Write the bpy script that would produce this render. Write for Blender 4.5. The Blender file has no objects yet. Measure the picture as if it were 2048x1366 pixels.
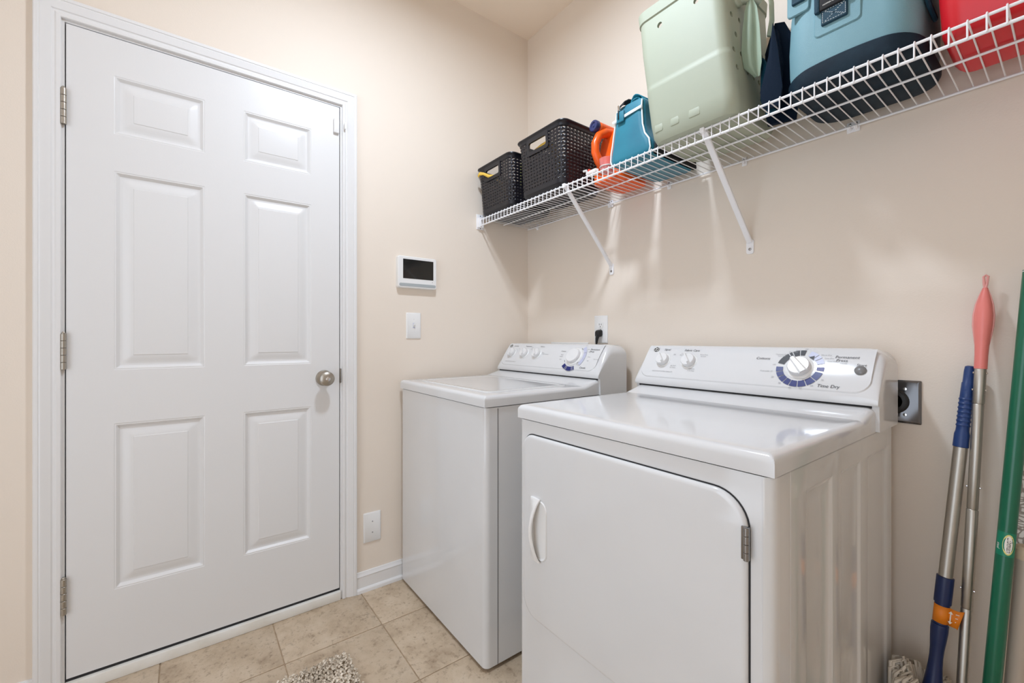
import bpy, bmesh, math, random
from mathutils import Vector, Matrix
random.seed(7)
R = math.radians
scene = bpy.context.scene
col = scene.collection

# ------------------------------------------------------------------ camera, world, light, exposure
cam = bpy.data.cameras.new('camera'); cam_o = bpy.data.objects.new('camera', cam); col.objects.link(cam_o)
PHI = 0.645659
cam.sensor_width = 36.0
cam.lens = 860.25 / 2048 * 36.0
cam.shift_y = (676.25 - 683.0) / 2048      # horizon sits a little above the frame centre
cam.clip_start = 0.02
cam_o.location = (1.8946, -1.5397, 1.104)
cam_o.rotation_euler = (R(90), 0, math.pi / 2 - PHI)
scene.camera = cam_o

world = bpy.data.worlds.new('world'); scene.world = world; world.use_nodes = True
bg = world.node_tree.nodes['Background']
bg.inputs[0].default_value = (0.90, 0.98, 1.09, 1); bg.inputs[1].default_value = 1.8
LAMP = (0.93, -0.98, 2.69); LAMP_W = 17.0; LAMP_COL = (0.865, 0.985, 1.14)
vs = scene.view_settings
vs.view_transform = 'Standard'; vs.look = 'None'; vs.gamma = 1.0; vs.use_curve_mapping = False
vs.exposure = 0.30
scene.cycles.max_bounces = 12
scene.cycles.diffuse_bounces = 8

# ------------------------------------------------------------------ helpers
def lin(c):
    return tuple(((v / 255) / 12.92 if v / 255 <= .04045 else ((v / 255 + .055) / 1.055) ** 2.4) for v in c)

def mat(name, rgb, rough=.5, metal=0, bump=None, var=None, coat=0, trans=0, alpha=1, sss=0, spec=None, ior=None, sheen=0):
    """bump=(scale,strength,detail)  var=(scale, rgb2, lo, hi, detail)"""
    m = bpy.data.materials.new(name); m.use_nodes = True
    nt = m.node_tree; b = nt.nodes['Principled BSDF']
    b.inputs['Base Color'].default_value = (*lin(rgb), 1)
    b.inputs['Roughness'].default_value = rough; b.inputs['Metallic'].default_value = metal
    b.inputs['Coat Weight'].default_value = coat; b.inputs['Coat Roughness'].default_value = .05
    b.inputs['Transmission Weight'].default_value = trans; b.inputs['Alpha'].default_value = alpha
    b.inputs['Sheen Weight'].default_value = sheen
    if spec is not None: b.inputs['Specular IOR Level'].default_value = spec
    if sss:
        b.inputs['Subsurface Weight'].default_value = sss; b.inputs['Subsurface Radius'].default_value = (.01, .006, .004)
    tc = None
    def coord():
        nonlocal tc
        if tc is None: tc = nt.nodes.new('ShaderNodeTexCoord')
        return tc.outputs['Object']
    if var:
        n = nt.nodes.new('ShaderNodeTexNoise'); n.inputs['Scale'].default_value = var[0]; n.inputs['Detail'].default_value = var[4] if len(var) > 4 else 4
        nt.links.new(coord(), n.inputs['Vector'])
        r = nt.nodes.new('ShaderNodeValToRGB')
        r.color_ramp.elements[0].position = var[2]; r.color_ramp.elements[1].position = var[3]
        r.color_ramp.elements[0].color = (*lin(rgb), 1); r.color_ramp.elements[1].color = (*lin(var[1]), 1)
        nt.links.new(n.outputs['Fac'], r.inputs['Fac']); nt.links.new(r.outputs['Color'], b.inputs['Base Color'])
    if bump:
        n = nt.nodes.new('ShaderNodeTexNoise'); n.inputs['Scale'].default_value = bump[0]; n.inputs['Detail'].default_value = bump[2] if len(bump) > 2 else 2
        nt.links.new(coord(), n.inputs['Vector'])
        bp = nt.nodes.new('ShaderNodeBump'); bp.inputs['Strength'].default_value = bump[1]; bp.inputs['Distance'].default_value = .002
        nt.links.new(n.outputs['Fac'], bp.inputs['Height']); nt.links.new(bp.outputs['Normal'], b.inputs['Normal'])
    return m

M = {}
M['wall'] = mat('wall_paint', (229, 218, 205), .55, bump=(260, .12, 2), spec=.3)
M['ceiling'] = mat('ceiling_paint', (246, 233, 217), .85, bump=(180, .15, 2), spec=.2)
M['trim'] = mat('trim_white', (226, 226, 226), .32, bump=(90, .04))
M['door'] = mat('door_white', (222, 222, 222), .3, bump=(140, .05, 3))
M['grout'] = mat('grout', (160, 140, 116), .9, var=(60, (186, 166, 140), .35, .7))
M['enamel'] = mat('white_enamel', (218, 219, 220), .12, coat=.35, var=(2.5, (214, 215, 216), .4, .6))
M['enamel_side'] = mat('white_enamel_side', (216, 216, 215), .12, coat=.4)
M['plastic_w'] = mat('white_plastic', (230, 230, 229), .28)
M['plastic_knob'] = mat('knob_white', (224, 224, 224), .22)
M['gap'] = mat('dark_seam', (40, 40, 42), .8)
M['print_k'] = mat('print_charcoal', (52, 52, 56), .5)
M['print_b'] = mat('print_navy', (24, 36, 108), .4)
M['print_l'] = mat('print_lavender', (188, 192, 214), .4)
M['print_g'] = mat('print_grey', (150, 150, 152), .5)
M['print_v'] = mat('print_violet', (92, 92, 142), .45)
M['button'] = mat('start_button_grey', (120, 120, 120), .3, coat=.3)
M['nickel'] = mat('satin_nickel', (176, 170, 160), .38, 1, bump=(200, .1))
M['steel'] = mat('stainless', (150, 148, 146), .24, 1, bump=(120, .05))
M['chrome'] = mat('bright_metal', (214, 214, 214), .15, 1)
M['alu'] = mat('anodised_aluminium', (190, 186, 178), .42, 1, bump=(300, .05))
M['wire'] = mat('white_vinyl_wire', (236, 236, 238), .35)
M['black'] = mat('black_rubber', (18, 18, 19), .45)
M['screen'] = mat('screen_glass', (16, 17, 18), .06, coat=.6)
M['speaker'] = mat('speaker_grey', (168, 174, 176), .5, bump=(900, .3))
M['navy_pl'] = mat('dark_navy_plastic', (17, 16, 24), .3, var=(30, (26, 23, 29), .35, .65))
M['navy_rim'] = mat('dark_navy_rim', (18, 18, 26), .36, bump=(300, .1))
M['yellow'] = mat('yellow_cloth', (236, 196, 84), .8, bump=(500, .4))
M['lime'] = mat('pale_lime_cloth', (204, 212, 130), .8, bump=(500, .4))
M['orange'] = mat('orange_plastic', (234, 92, 20), .3, sss=.05)
M['bluecap'] = mat('blue_cap', (44, 52, 98), .35)
M['pinkcup'] = mat('pink_translucent', (246, 160, 156), .25, trans=.55, alpha=.75)
M['clearw'] = mat('clear_white_plastic', (240, 238, 234), .25, trans=.3)
M['redpl'] = mat('red_pouch', (206, 74, 56), .4)
M['turq'] = mat('turquoise_nylon', (2, 118, 140), .55, bump=(900, .25), var=(9, (1, 106, 130), .4, .65), sheen=.2)
M['turq_l'] = mat('turquoise_lining', (6, 122, 144), .6, bump=(250, .6, 4))
M['piping'] = mat('white_piping', (226, 232, 232), .5)
M['mint'] = mat('mint_foam', (163, 169, 150), .55, bump=(400, .06), sss=.04)
M['mint_fab'] = mat('mint_fabric', (140, 158, 135), .6, bump=(700, .15), sheen=.3)
M['olive'] = mat('sage_strap', (168, 176, 152), .55)
M['navyfab'] = mat('navy_fabric', (6, 24, 42), .85, bump=(900, .3), spec=.2)
M['tealfab'] = mat('teal_fabric', (10, 60, 78), .8, bump=(900, .3), spec=.2)
M['blackfab'] = mat('black_fabric', (26, 25, 26), .8, bump=(900, .3))
M['cooler'] = mat('cooler_blue', (116, 156, 166), .6, bump=(700, .3), var=(6, (108, 148, 158), .4, .65))
M['cooler_n'] = mat('cooler_navy', (8, 30, 44), .62, spec=.25, bump=(500, .15), var=(25, (15, 40, 54), .45, .7))
M['cooler_s'] = mat('cooler_strap', (12, 56, 74), .7, bump=(600, .5))
M['stitch'] = mat('stitch_white', (214, 222, 222), .7)
M['red'] = mat('red_plastic', (206, 26, 38), .35, sss=.03)
M['pink'] = mat('coral_plastic', (224, 126, 118), .35)
M['pink_l'] = mat('pale_coral_plastic', (224, 158, 152), .35)
M['blue_pl'] = mat('blue_handle_plastic', (28, 58, 112), .38)
M['navy_h'] = mat('navy_handle_plastic', (20, 38, 84), .35)
M['green'] = mat('green_painted_steel', (0, 96, 68), .3, coat=.2)
M['tag_o'] = mat('orange_sticker', (232, 132, 22), .45)
M['tag_g'] = mat('green_sticker', (6, 122, 92), .4)
M['tag_y'] = mat('yellow_sticker', (214, 208, 130), .45)
M['white_p'] = mat('white_print', (232, 230, 222), .5)
M['mop'] = mat('mop_cotton', (214, 206, 192), .95, bump=(300, .5))
M['taupe'] = mat('taupe_tube', (176, 164, 150), .4)
M['beige_pl'] = mat('beige_plastic_cap', (196, 178, 152), .5)
M['pile'] = mat('rug_pile', (238, 228, 212), 1.0, var=(14, (206, 194, 176), .35, .65))
M['rugbase'] = mat('rug_base', (176, 160, 138), 1.0)
M['sill'] = mat('sill_white', (230, 229, 224), .45, var=(9, (218, 214, 204), .45, .75))

def tile_material():
    m = bpy.data.materials.new('stone_look_tile'); m.use_nodes = True; nt = m.node_tree; b = nt.nodes['Principled BSDF']
    N = nt.nodes.new; L = nt.links.new
    tc = N('ShaderNodeTexCoord'); oi = N('ShaderNodeObjectInfo')
    mp = N('ShaderNodeVectorMath'); mp.operation = 'MULTIPLY_ADD'
    L(tc.outputs['Object'], mp.inputs[0]); mp.inputs[1].default_value = (1, 1, 1)
    sc_ = N('ShaderNodeVectorMath'); sc_.operation = 'SCALE'; sc_.inputs[0].default_value = (17, 29, 11)
    L(oi.outputs['Random'], sc_.inputs['Scale']); L(sc_.outputs[0], mp.inputs[2])
    def noise(s, d, r=.6):
        n = N('ShaderNodeTexNoise'); n.inputs['Scale'].default_value = s; n.inputs['Detail'].default_value = d; n.inputs['Roughness'].default_value = r
        L(mp.outputs[0], n.inputs['Vector']); return n
    def ramp(src, stops):
        r = N('ShaderNodeValToRGB'); e = r.color_ramp.elements
        while len(e) < len(stops): e.new(.5)
        for i, (p, c) in enumerate(stops): e[i].position = p; e[i].color = (*c, 1)
        L(src, r.inputs['Fac']); return r
    n1 = noise(8, 6, .65)
    r1 = ramp(n1.outputs['Fac'], [(.3, lin((166, 146, 122))), (.48, lin((192, 173, 149))), (.7, lin((206, 189, 167)))])
    n2 = noise(55, 5, .75)
    r2 = ramp(n2.outputs['Fac'], [(.34, (.42, .38, .34)), (.47, (1, 1, 1))])
    mx = N('ShaderNodeMix'); mx.data_type = 'RGBA'; mx.blend_type = 'MULTIPLY'; mx.inputs[0].default_value = .6
    L(r1.outputs['Color'], mx.inputs[6]); L(r2.outputs['Color'], mx.inputs[7]); L(mx.outputs[2], b.inputs['Base Color'])
    bp = N('ShaderNodeBump'); bp.inputs['Strength'].default_value = .35; bp.inputs['Distance'].default_value = .002
    L(n2.outputs['Fac'], bp.inputs['Height']); L(bp.outputs['Normal'], b.inputs['Normal'])
    b.inputs['Roughness'].default_value = .5
    return m
M['tile'] = tile_material()

def paisley_material():
    m = bpy.data.materials.new('scroll_print_cotton'); m.use_nodes = True; nt = m.node_tree; b = nt.nodes['Principled BSDF']
    N = nt.nodes.new; L = nt.links.new
    tc = N('ShaderNodeTexCoord')
    n = N('ShaderNodeTexNoise'); n.inputs['Scale'].default_value = 18; n.inputs['Detail'].default_value = 1
    L(tc.outputs['Object'], n.inputs['Vector'])
    ad = N('ShaderNodeVectorMath'); ad.operation = 'MULTIPLY_ADD'; ad.inputs[1].default_value = (.06, .06, .06)
    L(n.outputs['Color'], ad.inputs[0]); L(tc.outputs['Object'], ad.inputs[2])
    v = N('ShaderNodeTexVoronoi'); v.feature = 'DISTANCE_TO_EDGE'; v.inputs['Scale'].default_value = 75
    L(ad.outputs[0], v.inputs['Vector'])
    r = N('ShaderNodeValToRGB'); r.color_ramp.elements[0].position = .06; r.color_ramp.elements[1].position = .16
    r.color_ramp.elements[0].color = (*lin((142, 134, 124)), 1); r.color_ramp.elements[1].color = (*lin((216, 212, 204)), 1)
    L(v.outputs['Distance'], r.inputs['Fac']); L(r.outputs['Color'], b.inputs['Base Color'])
    b.inputs['Roughness'].default_value = .85
    return m
M['paisley'] = paisley_material()

ORG = {}
def tag(o, label=None, cat=None, group=None, kind=None):
    if label: o['label'] = label
    if cat: o['category'] = cat
    if group: o['group'] = group
    if kind: o['kind'] = kind
    return o
def thing(name, label, cat, loc, group=None, kind=None):
    o = bpy.data.objects.new(name, None); col.objects.link(o); o.location = loc; o.empty_display_size = .05
    ORG[o.name] = Vector(loc); return tag(o, label, cat, group, kind)

class MB:
    def __init__(s): s.v = []; s.f = []
    def add(s, vs, fs):
        n = len(s.v); s.v += [tuple(p) for p in vs]; s.f += [tuple(i + n for i in f) for f in fs]; return s
    def box(s, x0, x1, y0, y1, z0, z1):
        return s.add([(x0, y0, z0), (x1, y0, z0), (x1, y1, z0), (x0, y1, z0), (x0, y0, z1), (x1, y0, z1), (x1, y1, z1), (x0, y1, z1)],
                     [(0, 3, 2, 1), (4, 5, 6, 7), (0, 1, 5, 4), (1, 2, 6, 5), (2, 3, 7, 6), (3, 0, 4, 7)])
    def rbox(s, x0, x1, y0, y1, z0, z1, r=.003, seg=2):
        bm = bmesh.new(); bmesh.ops.create_cube(bm, size=1)
        for v in bm.verts:
            v.co = Vector(((x0 + x1) / 2 + v.co.x * (x1 - x0), (y0 + y1) / 2 + v.co.y * (y1 - y0), (z0 + z1) / 2 + v.co.z * (z1 - z0)))
        bmesh.ops.bevel(bm, geom=list(bm.edges), offset=r, segments=seg, profile=.5, affect='EDGES')
        return s.bm(bm)
    def bm(s, bm):
        bm.verts.index_update(); s.add([v.co[:] for v in bm.verts], [[v.index for v in f.verts] for f in bm.faces]); bm.free(); return s
    def loft(s, rings, cap0=True, cap1=True, closed=True):
        n = len(rings[0]); base = len(s.v)
        for r in rings: s.v += [tuple(p) for p in r]
        for i in range(len(rings) - 1):
            for j in range(n if closed else n - 1):
                k = (j + 1) % n
                s.f.append((base + i * n + j, base + i * n + k, base + (i + 1) * n + k, base + (i + 1) * n + j))
        if cap0: s.f.append(tuple(base + j for j in reversed(range(n))))
        if cap1: s.f.append(tuple(base + (len(rings) - 1) * n + j for j in range(n)))
        return s
    def tube(s, pts, r, seg=8, caps=True, flat=None):
        """pts: list of points; r: radius or list; flat: (w,h) multiplies"""
        pts = [Vector(p) for p in pts]; n = len(pts); rr = r if isinstance(r, (list, tuple)) else [r] * n
        rings = []; up = None
        for i, p in enumerate(pts):
            d = (pts[min(i + 1, n - 1)] - pts[max(i - 1, 0)]).normalized()
            if up is None:
                up = Vector((0, 0, 1)) if abs(d.z) < .9 else Vector((1, 0, 0))
            a = d.cross(up)
            if a.length < 1e-4: up = Vector((0, 1, 0)); a = d.cross(up)
            a.normalize(); b = a.cross(d).normalized(); up = b
            fw, fh = flat or (1, 1)
            rings.append([p + a * math.cos(t) * rr[i] * fw + b * math.sin(t) * rr[i] * fh for t in [2 * math.pi * k / seg for k in range(seg)]])
        return s.loft(rings, caps, caps)
    def lathe(s, prof, o, ax=(0, 0, 1), seg=24, sx=1, up=None):
        """prof: [(r,h)] along axis ax from o"""
        ax = Vector(ax).normalized(); u = Vector(up) if up else (Vector((0, 0, 1)) if abs(ax.z) < .9 else Vector((1, 0, 0)))
        a = u.cross(ax).normalized(); b = ax.cross(a); o = Vector(o)
        rings = [[o + ax * h + a * math.cos(2 * math.pi * k / seg) * max(r, 1e-5) * sx + b * math.sin(2 * math.pi * k / seg) * max(r, 1e-5) for k in range(seg)] for r, h in prof]
        return s.loft(rings)
    def prism(s, poly, z0, z1, axis='z'):
        f = {'z': lambda p, h: (p[0], p[1], h), 'y': lambda p, h: (p[0], h, p[1]), 'x': lambda p, h: (h, p[0], p[1])}[axis]
        return s.loft([[f(p, z0) for p in poly], [f(p, z1) for p in poly]])
    def grid(s, us, vsx, fn, skip=None):
        base = len(s.v); nu = len(us)
        for v in vsx:
            for u in us: s.v.append(tuple(fn(u, v)))
        for j in range(len(vsx) - 1):
            for i in range(nu - 1):
                if skip and skip(i, j): continue
                s.f.append((base + j * nu + i, base + j * nu + i + 1, base + (j + 1) * nu + i + 1, base + (j + 1) * nu + i))
        return s
    def mesh(s, name, org=Vector((0, 0, 0)), m=None, smooth=35, fix=True):
        me = bpy.data.meshes.new(name); me.from_pydata([(p[0] - org[0], p[1] - org[1], p[2] - org[2]) for p in s.v], [], s.f)
        if fix:
            bm = bmesh.new(); bm.from_mesh(me); bmesh.ops.recalc_face_normals(bm, faces=list(bm.faces)); bm.to_mesh(me); bm.free()
        if m is not None: me.materials.append(M[m] if isinstance(m, str) else m)
        me.update()
        if smooth:
            me.shade_smooth()
            if smooth < 180: me.set_sharp_from_angle(angle=R(smooth))
        return me
    def build(s, name, m, parent=None, smooth=35, fix=True, mods=None):
        org = ORG[parent.name] if parent is not None else Vector((0, 0, 0))
        o = bpy.data.objects.new(name, s.mesh(name, org, m, smooth, fix)); col.objects.link(o)
        if parent is not None: o.parent = parent; ORG[o.name] = org
        return o
    def top(s, name, m, label, cat=None, kind=None, group=None, smooth=35):
        """a top-level thing of one mesh, origin at its base centre"""
        xs = [p[0] for p in s.v]; ys = [p[1] for p in s.v]; zs = [p[2] for p in s.v]
        org = Vector(((min(xs) + max(xs)) / 2, (min(ys) + max(ys)) / 2, min(zs)))
        o = bpy.data.objects.new(name, s.mesh(name, org, m, smooth)); col.objects.link(o); o.location = org
        ORG[o.name] = org; return tag(o, label, cat, group, kind)

def rrect(x0, x1, y0, y1, r, seg=6, rs=None):
    """rounded rectangle polygon ccw; rs = radii (bl, br, tr, tl)"""
    rs = rs or (r, r, r, r); out = []
    for (cx, cy, a0, q) in ((x0, y0, 180, rs[0]), (x1, y0, 270, rs[1]), (x1, y1, 0, rs[2]), (x0, y1, 90, rs[3])):
        sx = 1 if cx == x0 else -1; sy = 1 if cy == y0 else -1
        for k in range(seg + 1):
            a = R(a0 + 90 * k / seg); out.append((cx + sx * q + q * math.cos(a), cy + sy * q + q * math.sin(a)))
    return out
def smooth01(t): t = max(0, min(1, t)); return t * t * (3 - 2 * t)
def lerp(a, b, t): return a + (b - a) * t
def linspace(a, b, n): return [a + (b - a) * i / (n - 1) for i in range(n)]

def text_verts(txt, size=1.0, shear=0.0, align='CENTER'):
    cu = bpy.data.curves.new('lettering', 'FONT'); cu.body = txt; cu.size = size; cu.shear = shear; cu.align_x = align; cu.align_y = 'CENTER'; cu.resolution_u = 2
    o = bpy.data.objects.new('lettering', cu); col.objects.link(o)
    dg = bpy.context.evaluated_depsgraph_get(); me = bpy.data.meshes.new_from_object(o.evaluated_get(dg))
    v = [p.co[:2] for p in me.vertices]; f = [tuple(p.vertices) for p in me.polygons]
    bpy.data.objects.remove(o); bpy.data.meshes.remove(me); bpy.data.curves.remove(cu)
    return v, f

# ------------------------------------------------------------------ room shell
RX, RY, CZ = 2.75, -2.9, 2.792
MB().box(-.14, RX, RY, .12, -.06, -.003).top('floor', 'grout', 'grouted laundry room floor under the beige stone-look tiles', kind='structure')
floor = bpy.data.objects['floor']
T = .337; J = .0022
xs_ = sorted(set([0.0, RX] + [x for x in [.268 + T * k for k in range(-2, 9)] if 0 < x < RX]))
ys_ = sorted(set([0.0, RY] + [y for y in [-.941 - T * k for k in range(-4, 8)] if RY < y < 0]))
tile_cache = {}
for i in range(len(xs_) - 1):
    for j in range(len(ys_) - 1):
        x0, x1, y0, y1 = xs_[i] + J, xs_[i + 1] - J, ys_[j] + J, ys_[j + 1] - J
        key = (round(x1 - x0, 3), round(y1 - y0, 3))
        if key not in tile_cache:
            w, d = (x1 - x0) / 2, (y1 - y0) / 2; b = .0028
            mb = MB().loft([rrect(-w, w, -d, d, .002, 1) and [(p[0], p[1], -.0035) for p in rrect(-w, w, -d, d, .002, 1)],
                            [(p[0], p[1], -.0012) for p in rrect(-w, w, -d, d, .002, 1)],
                            [(p[0], p[1], 0) for p in rrect(-w + b, w - b, -d + b, d - b, .002, 1)]])
            tile_cache[key] = mb.mesh('tile', m='tile')
        t = bpy.data.objects.new('tile', tile_cache[key]); col.objects.link(t); t.parent = floor
        t.location = Vector(((x0 + x1) / 2, (y0 + y1) / 2, 0)) - ORG['floor']

DY0, DY1, DZ0, DZ1 = -1.841, -1.028, .047, 2.079          # door leaf
OY0, OY1, OZ = DY0 - .022, DY1 + .022, DZ1 + .022          # rough opening
w = MB(); w.box(-.12, 0, OY1, .12, 0, CZ).box(-.12, 0, RY - .12, OY0, 0, CZ).box(-.12, 0, OY0, OY1, OZ, CZ)
w.top('wall_left', 'wall', 'beige painted wall with the white six panel door', kind='structure')
MB().box(0, RX, 0, .12, 0, CZ).top('wall_back', 'wall', 'beige painted wall behind the washer, dryer and wire shelf', kind='structure')
w = MB(); w.box(0, .7, RY - .12, RY, 0, CZ).box(2.3, RX, RY - .12, RY, 0, CZ).box(.7, 2.3, RY - .12, RY, 2.35, CZ)  # unseen opening added so soft fill light enters from behind the camera
w.top('wall_front', 'wall', 'beige painted wall with an added opening for fill light opposite the appliances', kind='structure')
MB().box(RX, RX + .12, RY - .12, .12, 0, CZ).top('wall_right', 'wall', 'beige painted wall at the right end of the wire shelf', kind='structure')
MB().box(-.12, RX + .12, RY - .12, .12, CZ, CZ + .1).top('ceiling', 'ceiling', 'plain beige ceiling', kind='structure')

# door jamb + stop
j = MB()
j.box(-.12, 0, OY0, DY0 - .0035, 0, OZ).box(-.12, 0, DY1 + .0035, OY1, 0, OZ).box(-.12, 0, DY0 - .0035, DY1 + .0035, DZ1 + .0035, OZ)
j.box(-.075, -.038, DY0 - .0035, DY0 + .012, 0.04, DZ1 + .0035).box(-.075, -.038, DY1 - .012, DY1 + .0035, .04, DZ1 + .0035).box(-.075, -.038, DY0, DY1, DZ1 - .010, DZ1 + .0035)
j.top('trim_2', 'trim', 'white door jamb with stop strips around the six panel door', kind='structure')

# casing swept round the opening with mitred corners
prof = [(0, 0), (0, .008), (.002, .0105), (.010, .0115), (.0145, .0085), (.019, .0085), (.022, .0115), (.036, .0155), (.043, .0175), (.046, .0165), (.048, .0185), (.056, .0185), (.0585, .0165), (.0585, 0)]
yi0, yi1, zi = DY0 - .0095, DY1 + .0105, DZ1 + .0105
rings = [[(h, yi0 - u, 0) for u, h in prof], [(h, yi0 - u, zi + u) for u, h in prof], [(h, yi1 + u, zi + u) for u, h in prof], [(h, yi1 + u, 0) for u, h in prof]]
MB().loft(rings).top('trim_1', 'trim', 'white moulded casing framing the six panel door', kind='structure', smooth=25)

# sill under the door
s_ = MB(); s_.rbox(-.10, .012, DY0 - .0035, DY1 + .0035, .0, .036, .003)
s_.top('trim_3', 'sill', 'scuffed white sill strip under the door', kind='structure')
MB().box(-.09, -.004, DY0 - .002, DY1 + .002, .035, .0455).build('door_gap_shade', 'gap', bpy.data.objects['trim_3'])  # dark strip standing in for the shade in the gap under the door

# baseboards with shoe moulding
bprof = [(0, 0), (.021, 0), (.021, .006), (.0195, .013), (.015, .018), (.011, .019), (.011, .066), (.013, .068), (.011, .073), (.007, .079), (.006, .084), (0, .085)]
b = MB().loft([[(h, yi1 + .0585, z) for h, z in bprof], [(h, -.001, z) for h, z in bprof]]); b.loft([[(h, RY, z) for h, z in bprof], [(h, yi0 - .0585, z) for h, z in bprof]])
b.top('baseboard_left', 'trim', 'white baseboard with shoe moulding along the door wall', kind='structure', smooth=25)
MB().loft([[(.001, -h, z) for h, z in bprof], [(RX, -h, z) for h, z in bprof]]).top('baseboard_back', 'trim', 'white baseboard along the wall behind the appliances', kind='structure', smooth=25)

# ---- six panel door
door = thing('door_1', 'white six panel door with satin knob on the right and hinges on the left', None, (0, (DY0 + DY1) / 2, DZ0), kind='structure')
YA, YB, YC, YD = -1.732, -1.491, -1.373, -1.138
rowz = [(.286, .826), (1.000, 1.648), (1.768, 1.958)]
sl = MB()
for (a, b_) in ((DY0, YA), (YB, YC), (YD, DY1)): sl.box(-.035, 0, a, b_, DZ0, DZ1)
zc = [DZ0] + [z for r_ in rowz for z in r_] + [DZ1]
for a, b_ in ((YA, YB), (YC, YD)):
    for k in range(0, len(zc), 2): sl.box(-.035, 0, a, b_, zc[k], zc[k + 1])
sl.build('door_leaf', 'door', door, smooth=0)
dist = [0, .0025, .005, .008, .011, .014, .018, .022, .030, .038, .044, .048, .0495, .052]
hgt = [0, -.0012, -.0008, -.0030, -.0062, -.0085, -.0092, -.0088, -.0062, -.0038, -.0026, -.0022, -.0008, -.0006]
def hof(d):
    for k in range(len(dist) - 1):
        if d <= dist[k + 1]: return lerp(hgt[k], hgt[k + 1], (d - dist[k]) / (dist[k + 1] - dist[k]))
    return hgt[-1]
for a, b_ in ((YA, YB), (YC, YD)):
    for z0, z1 in rowz:
        us = [a + d for d in dist] + [b_ - d for d in reversed(dist)]; vz = [z0 + d for d in dist] + [z1 - d for d in reversed(dist)]
        MB().grid(us, vz, lambda y, z: (hof(min(y - a, b_ - y, z - z0, z1 - z)), y, z)).build('door_panel', 'door', door, smooth=22)
# knob
kn = MB().lathe([(0, 0), (.0325, 0), (.0325, .003), (.029, .008), (.016, .011), (.0135, .014), (.0135, .030), (.018, .034), (.0265, .041), (.029, .050), (.0275, .058), (.022, .063), (.013, .0655), (.0, .066)], (0, -1.089, .939), (1, 0, 0), 32).build('door_knob', 'nickel', door)
MB().lathe([(0, .0), (.0085, 0), (.0085, .004), (.007, .005), (0, .005)], (.065, -1.089, .939), (1, 0, 0), 20).build('keyhole_cylinder', 'chrome', kn)
MB().lathe([(0, 0), (.003, 0), (.003, .0008), (0, .0008)], (.0062, -1.1145, .934), (1, 0, .0), 12).build('screw', 'gap', kn)
# hinges: each with five knuckles
for zc_ in (1.818, 1.0625, .307):
    h = MB().box(-.002, .0012, -1.8565, -1.8455, zc_ - .055, zc_ + .055).build('hinge', 'nickel', door)
    for k in range(5):
        z0 = zc_ - .055 + k * .0222
        MB().lathe([(0, 0), (.0066, 0), (.0072, .0006), (.0072, .0206), (.0066, .0212), (0, .0212)], (.0075, -1.8455, z0), (0, 0, 1), 14).build('knuckle', 'nickel', h)
    MB().lathe([(0, 0), (.0045, 0), (.005, .003), (.003, .006), (0, .0065)], (.0075, -1.8455, zc_ + .055), (0, 0, 1), 12).build('hinge_pin', 'nickel', h)
# strike plate on the latch side
MB().rbox(-.03, .0035, DY1 + .0015, DY1 + .0075, .915, .975, .001).build('strike_plate', 'steel', door)
# entry sensor: two small white pieces
se = thing('door_sensor', 'small white magnetic door sensor at the upper latch corner of the door', 'sensor', (.01, -1.03, 1.965))
MB().rbox(0, .012, -1.052, -1.030, 1.966, 2.026, .003).build('sensor_body', 'plastic_w', se)
MB().rbox(.0165, .024, -1.013, -1.006, 1.985, 2.015, .002).build('magnet', 'plastic_w', se)

# ------------------------------------------------------------------ ceiling lamp (above the frame)
lamp = thing('ceiling_lamp', 'round flush mounted ceiling lamp over the appliances', 'lamp', (LAMP[0], LAMP[1], CZ))
MB().lathe([(0, 0), (.15, 0), (.15, -.02), (.14, -.025), (0, -.025)], (LAMP[0], LAMP[1], CZ), (0, 0, 1), 32).build('lamp_base', 'nickel', lamp)
MB().lathe([(.098, -.02), (.102, -.02), (.102, -.098), (.098, -.098), (.098, -.02)], (LAMP[0], LAMP[1], CZ), (0, 0, 1), 32).build('lamp_ring', 'nickel', lamp)
ld = bpy.data.lights.new('bulb', 'AREA'); ld.shape = 'DISK'; ld.size = .17; ld.energy = LAMP_W; ld.color = LAMP_COL
lo = bpy.data.objects.new('bulb', ld); col.objects.link(lo); lo.parent = lamp; lo.location = Vector(LAMP) - Vector((LAMP[0], LAMP[1], CZ))

# ------------------------------------------------------------------ appliances
def rounded_front_body(x0, x1, yf, yb, z0, z1, r):
    return rrect(x0, x1, yf, yb, r, 6, (r, r, .004, .004))

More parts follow.
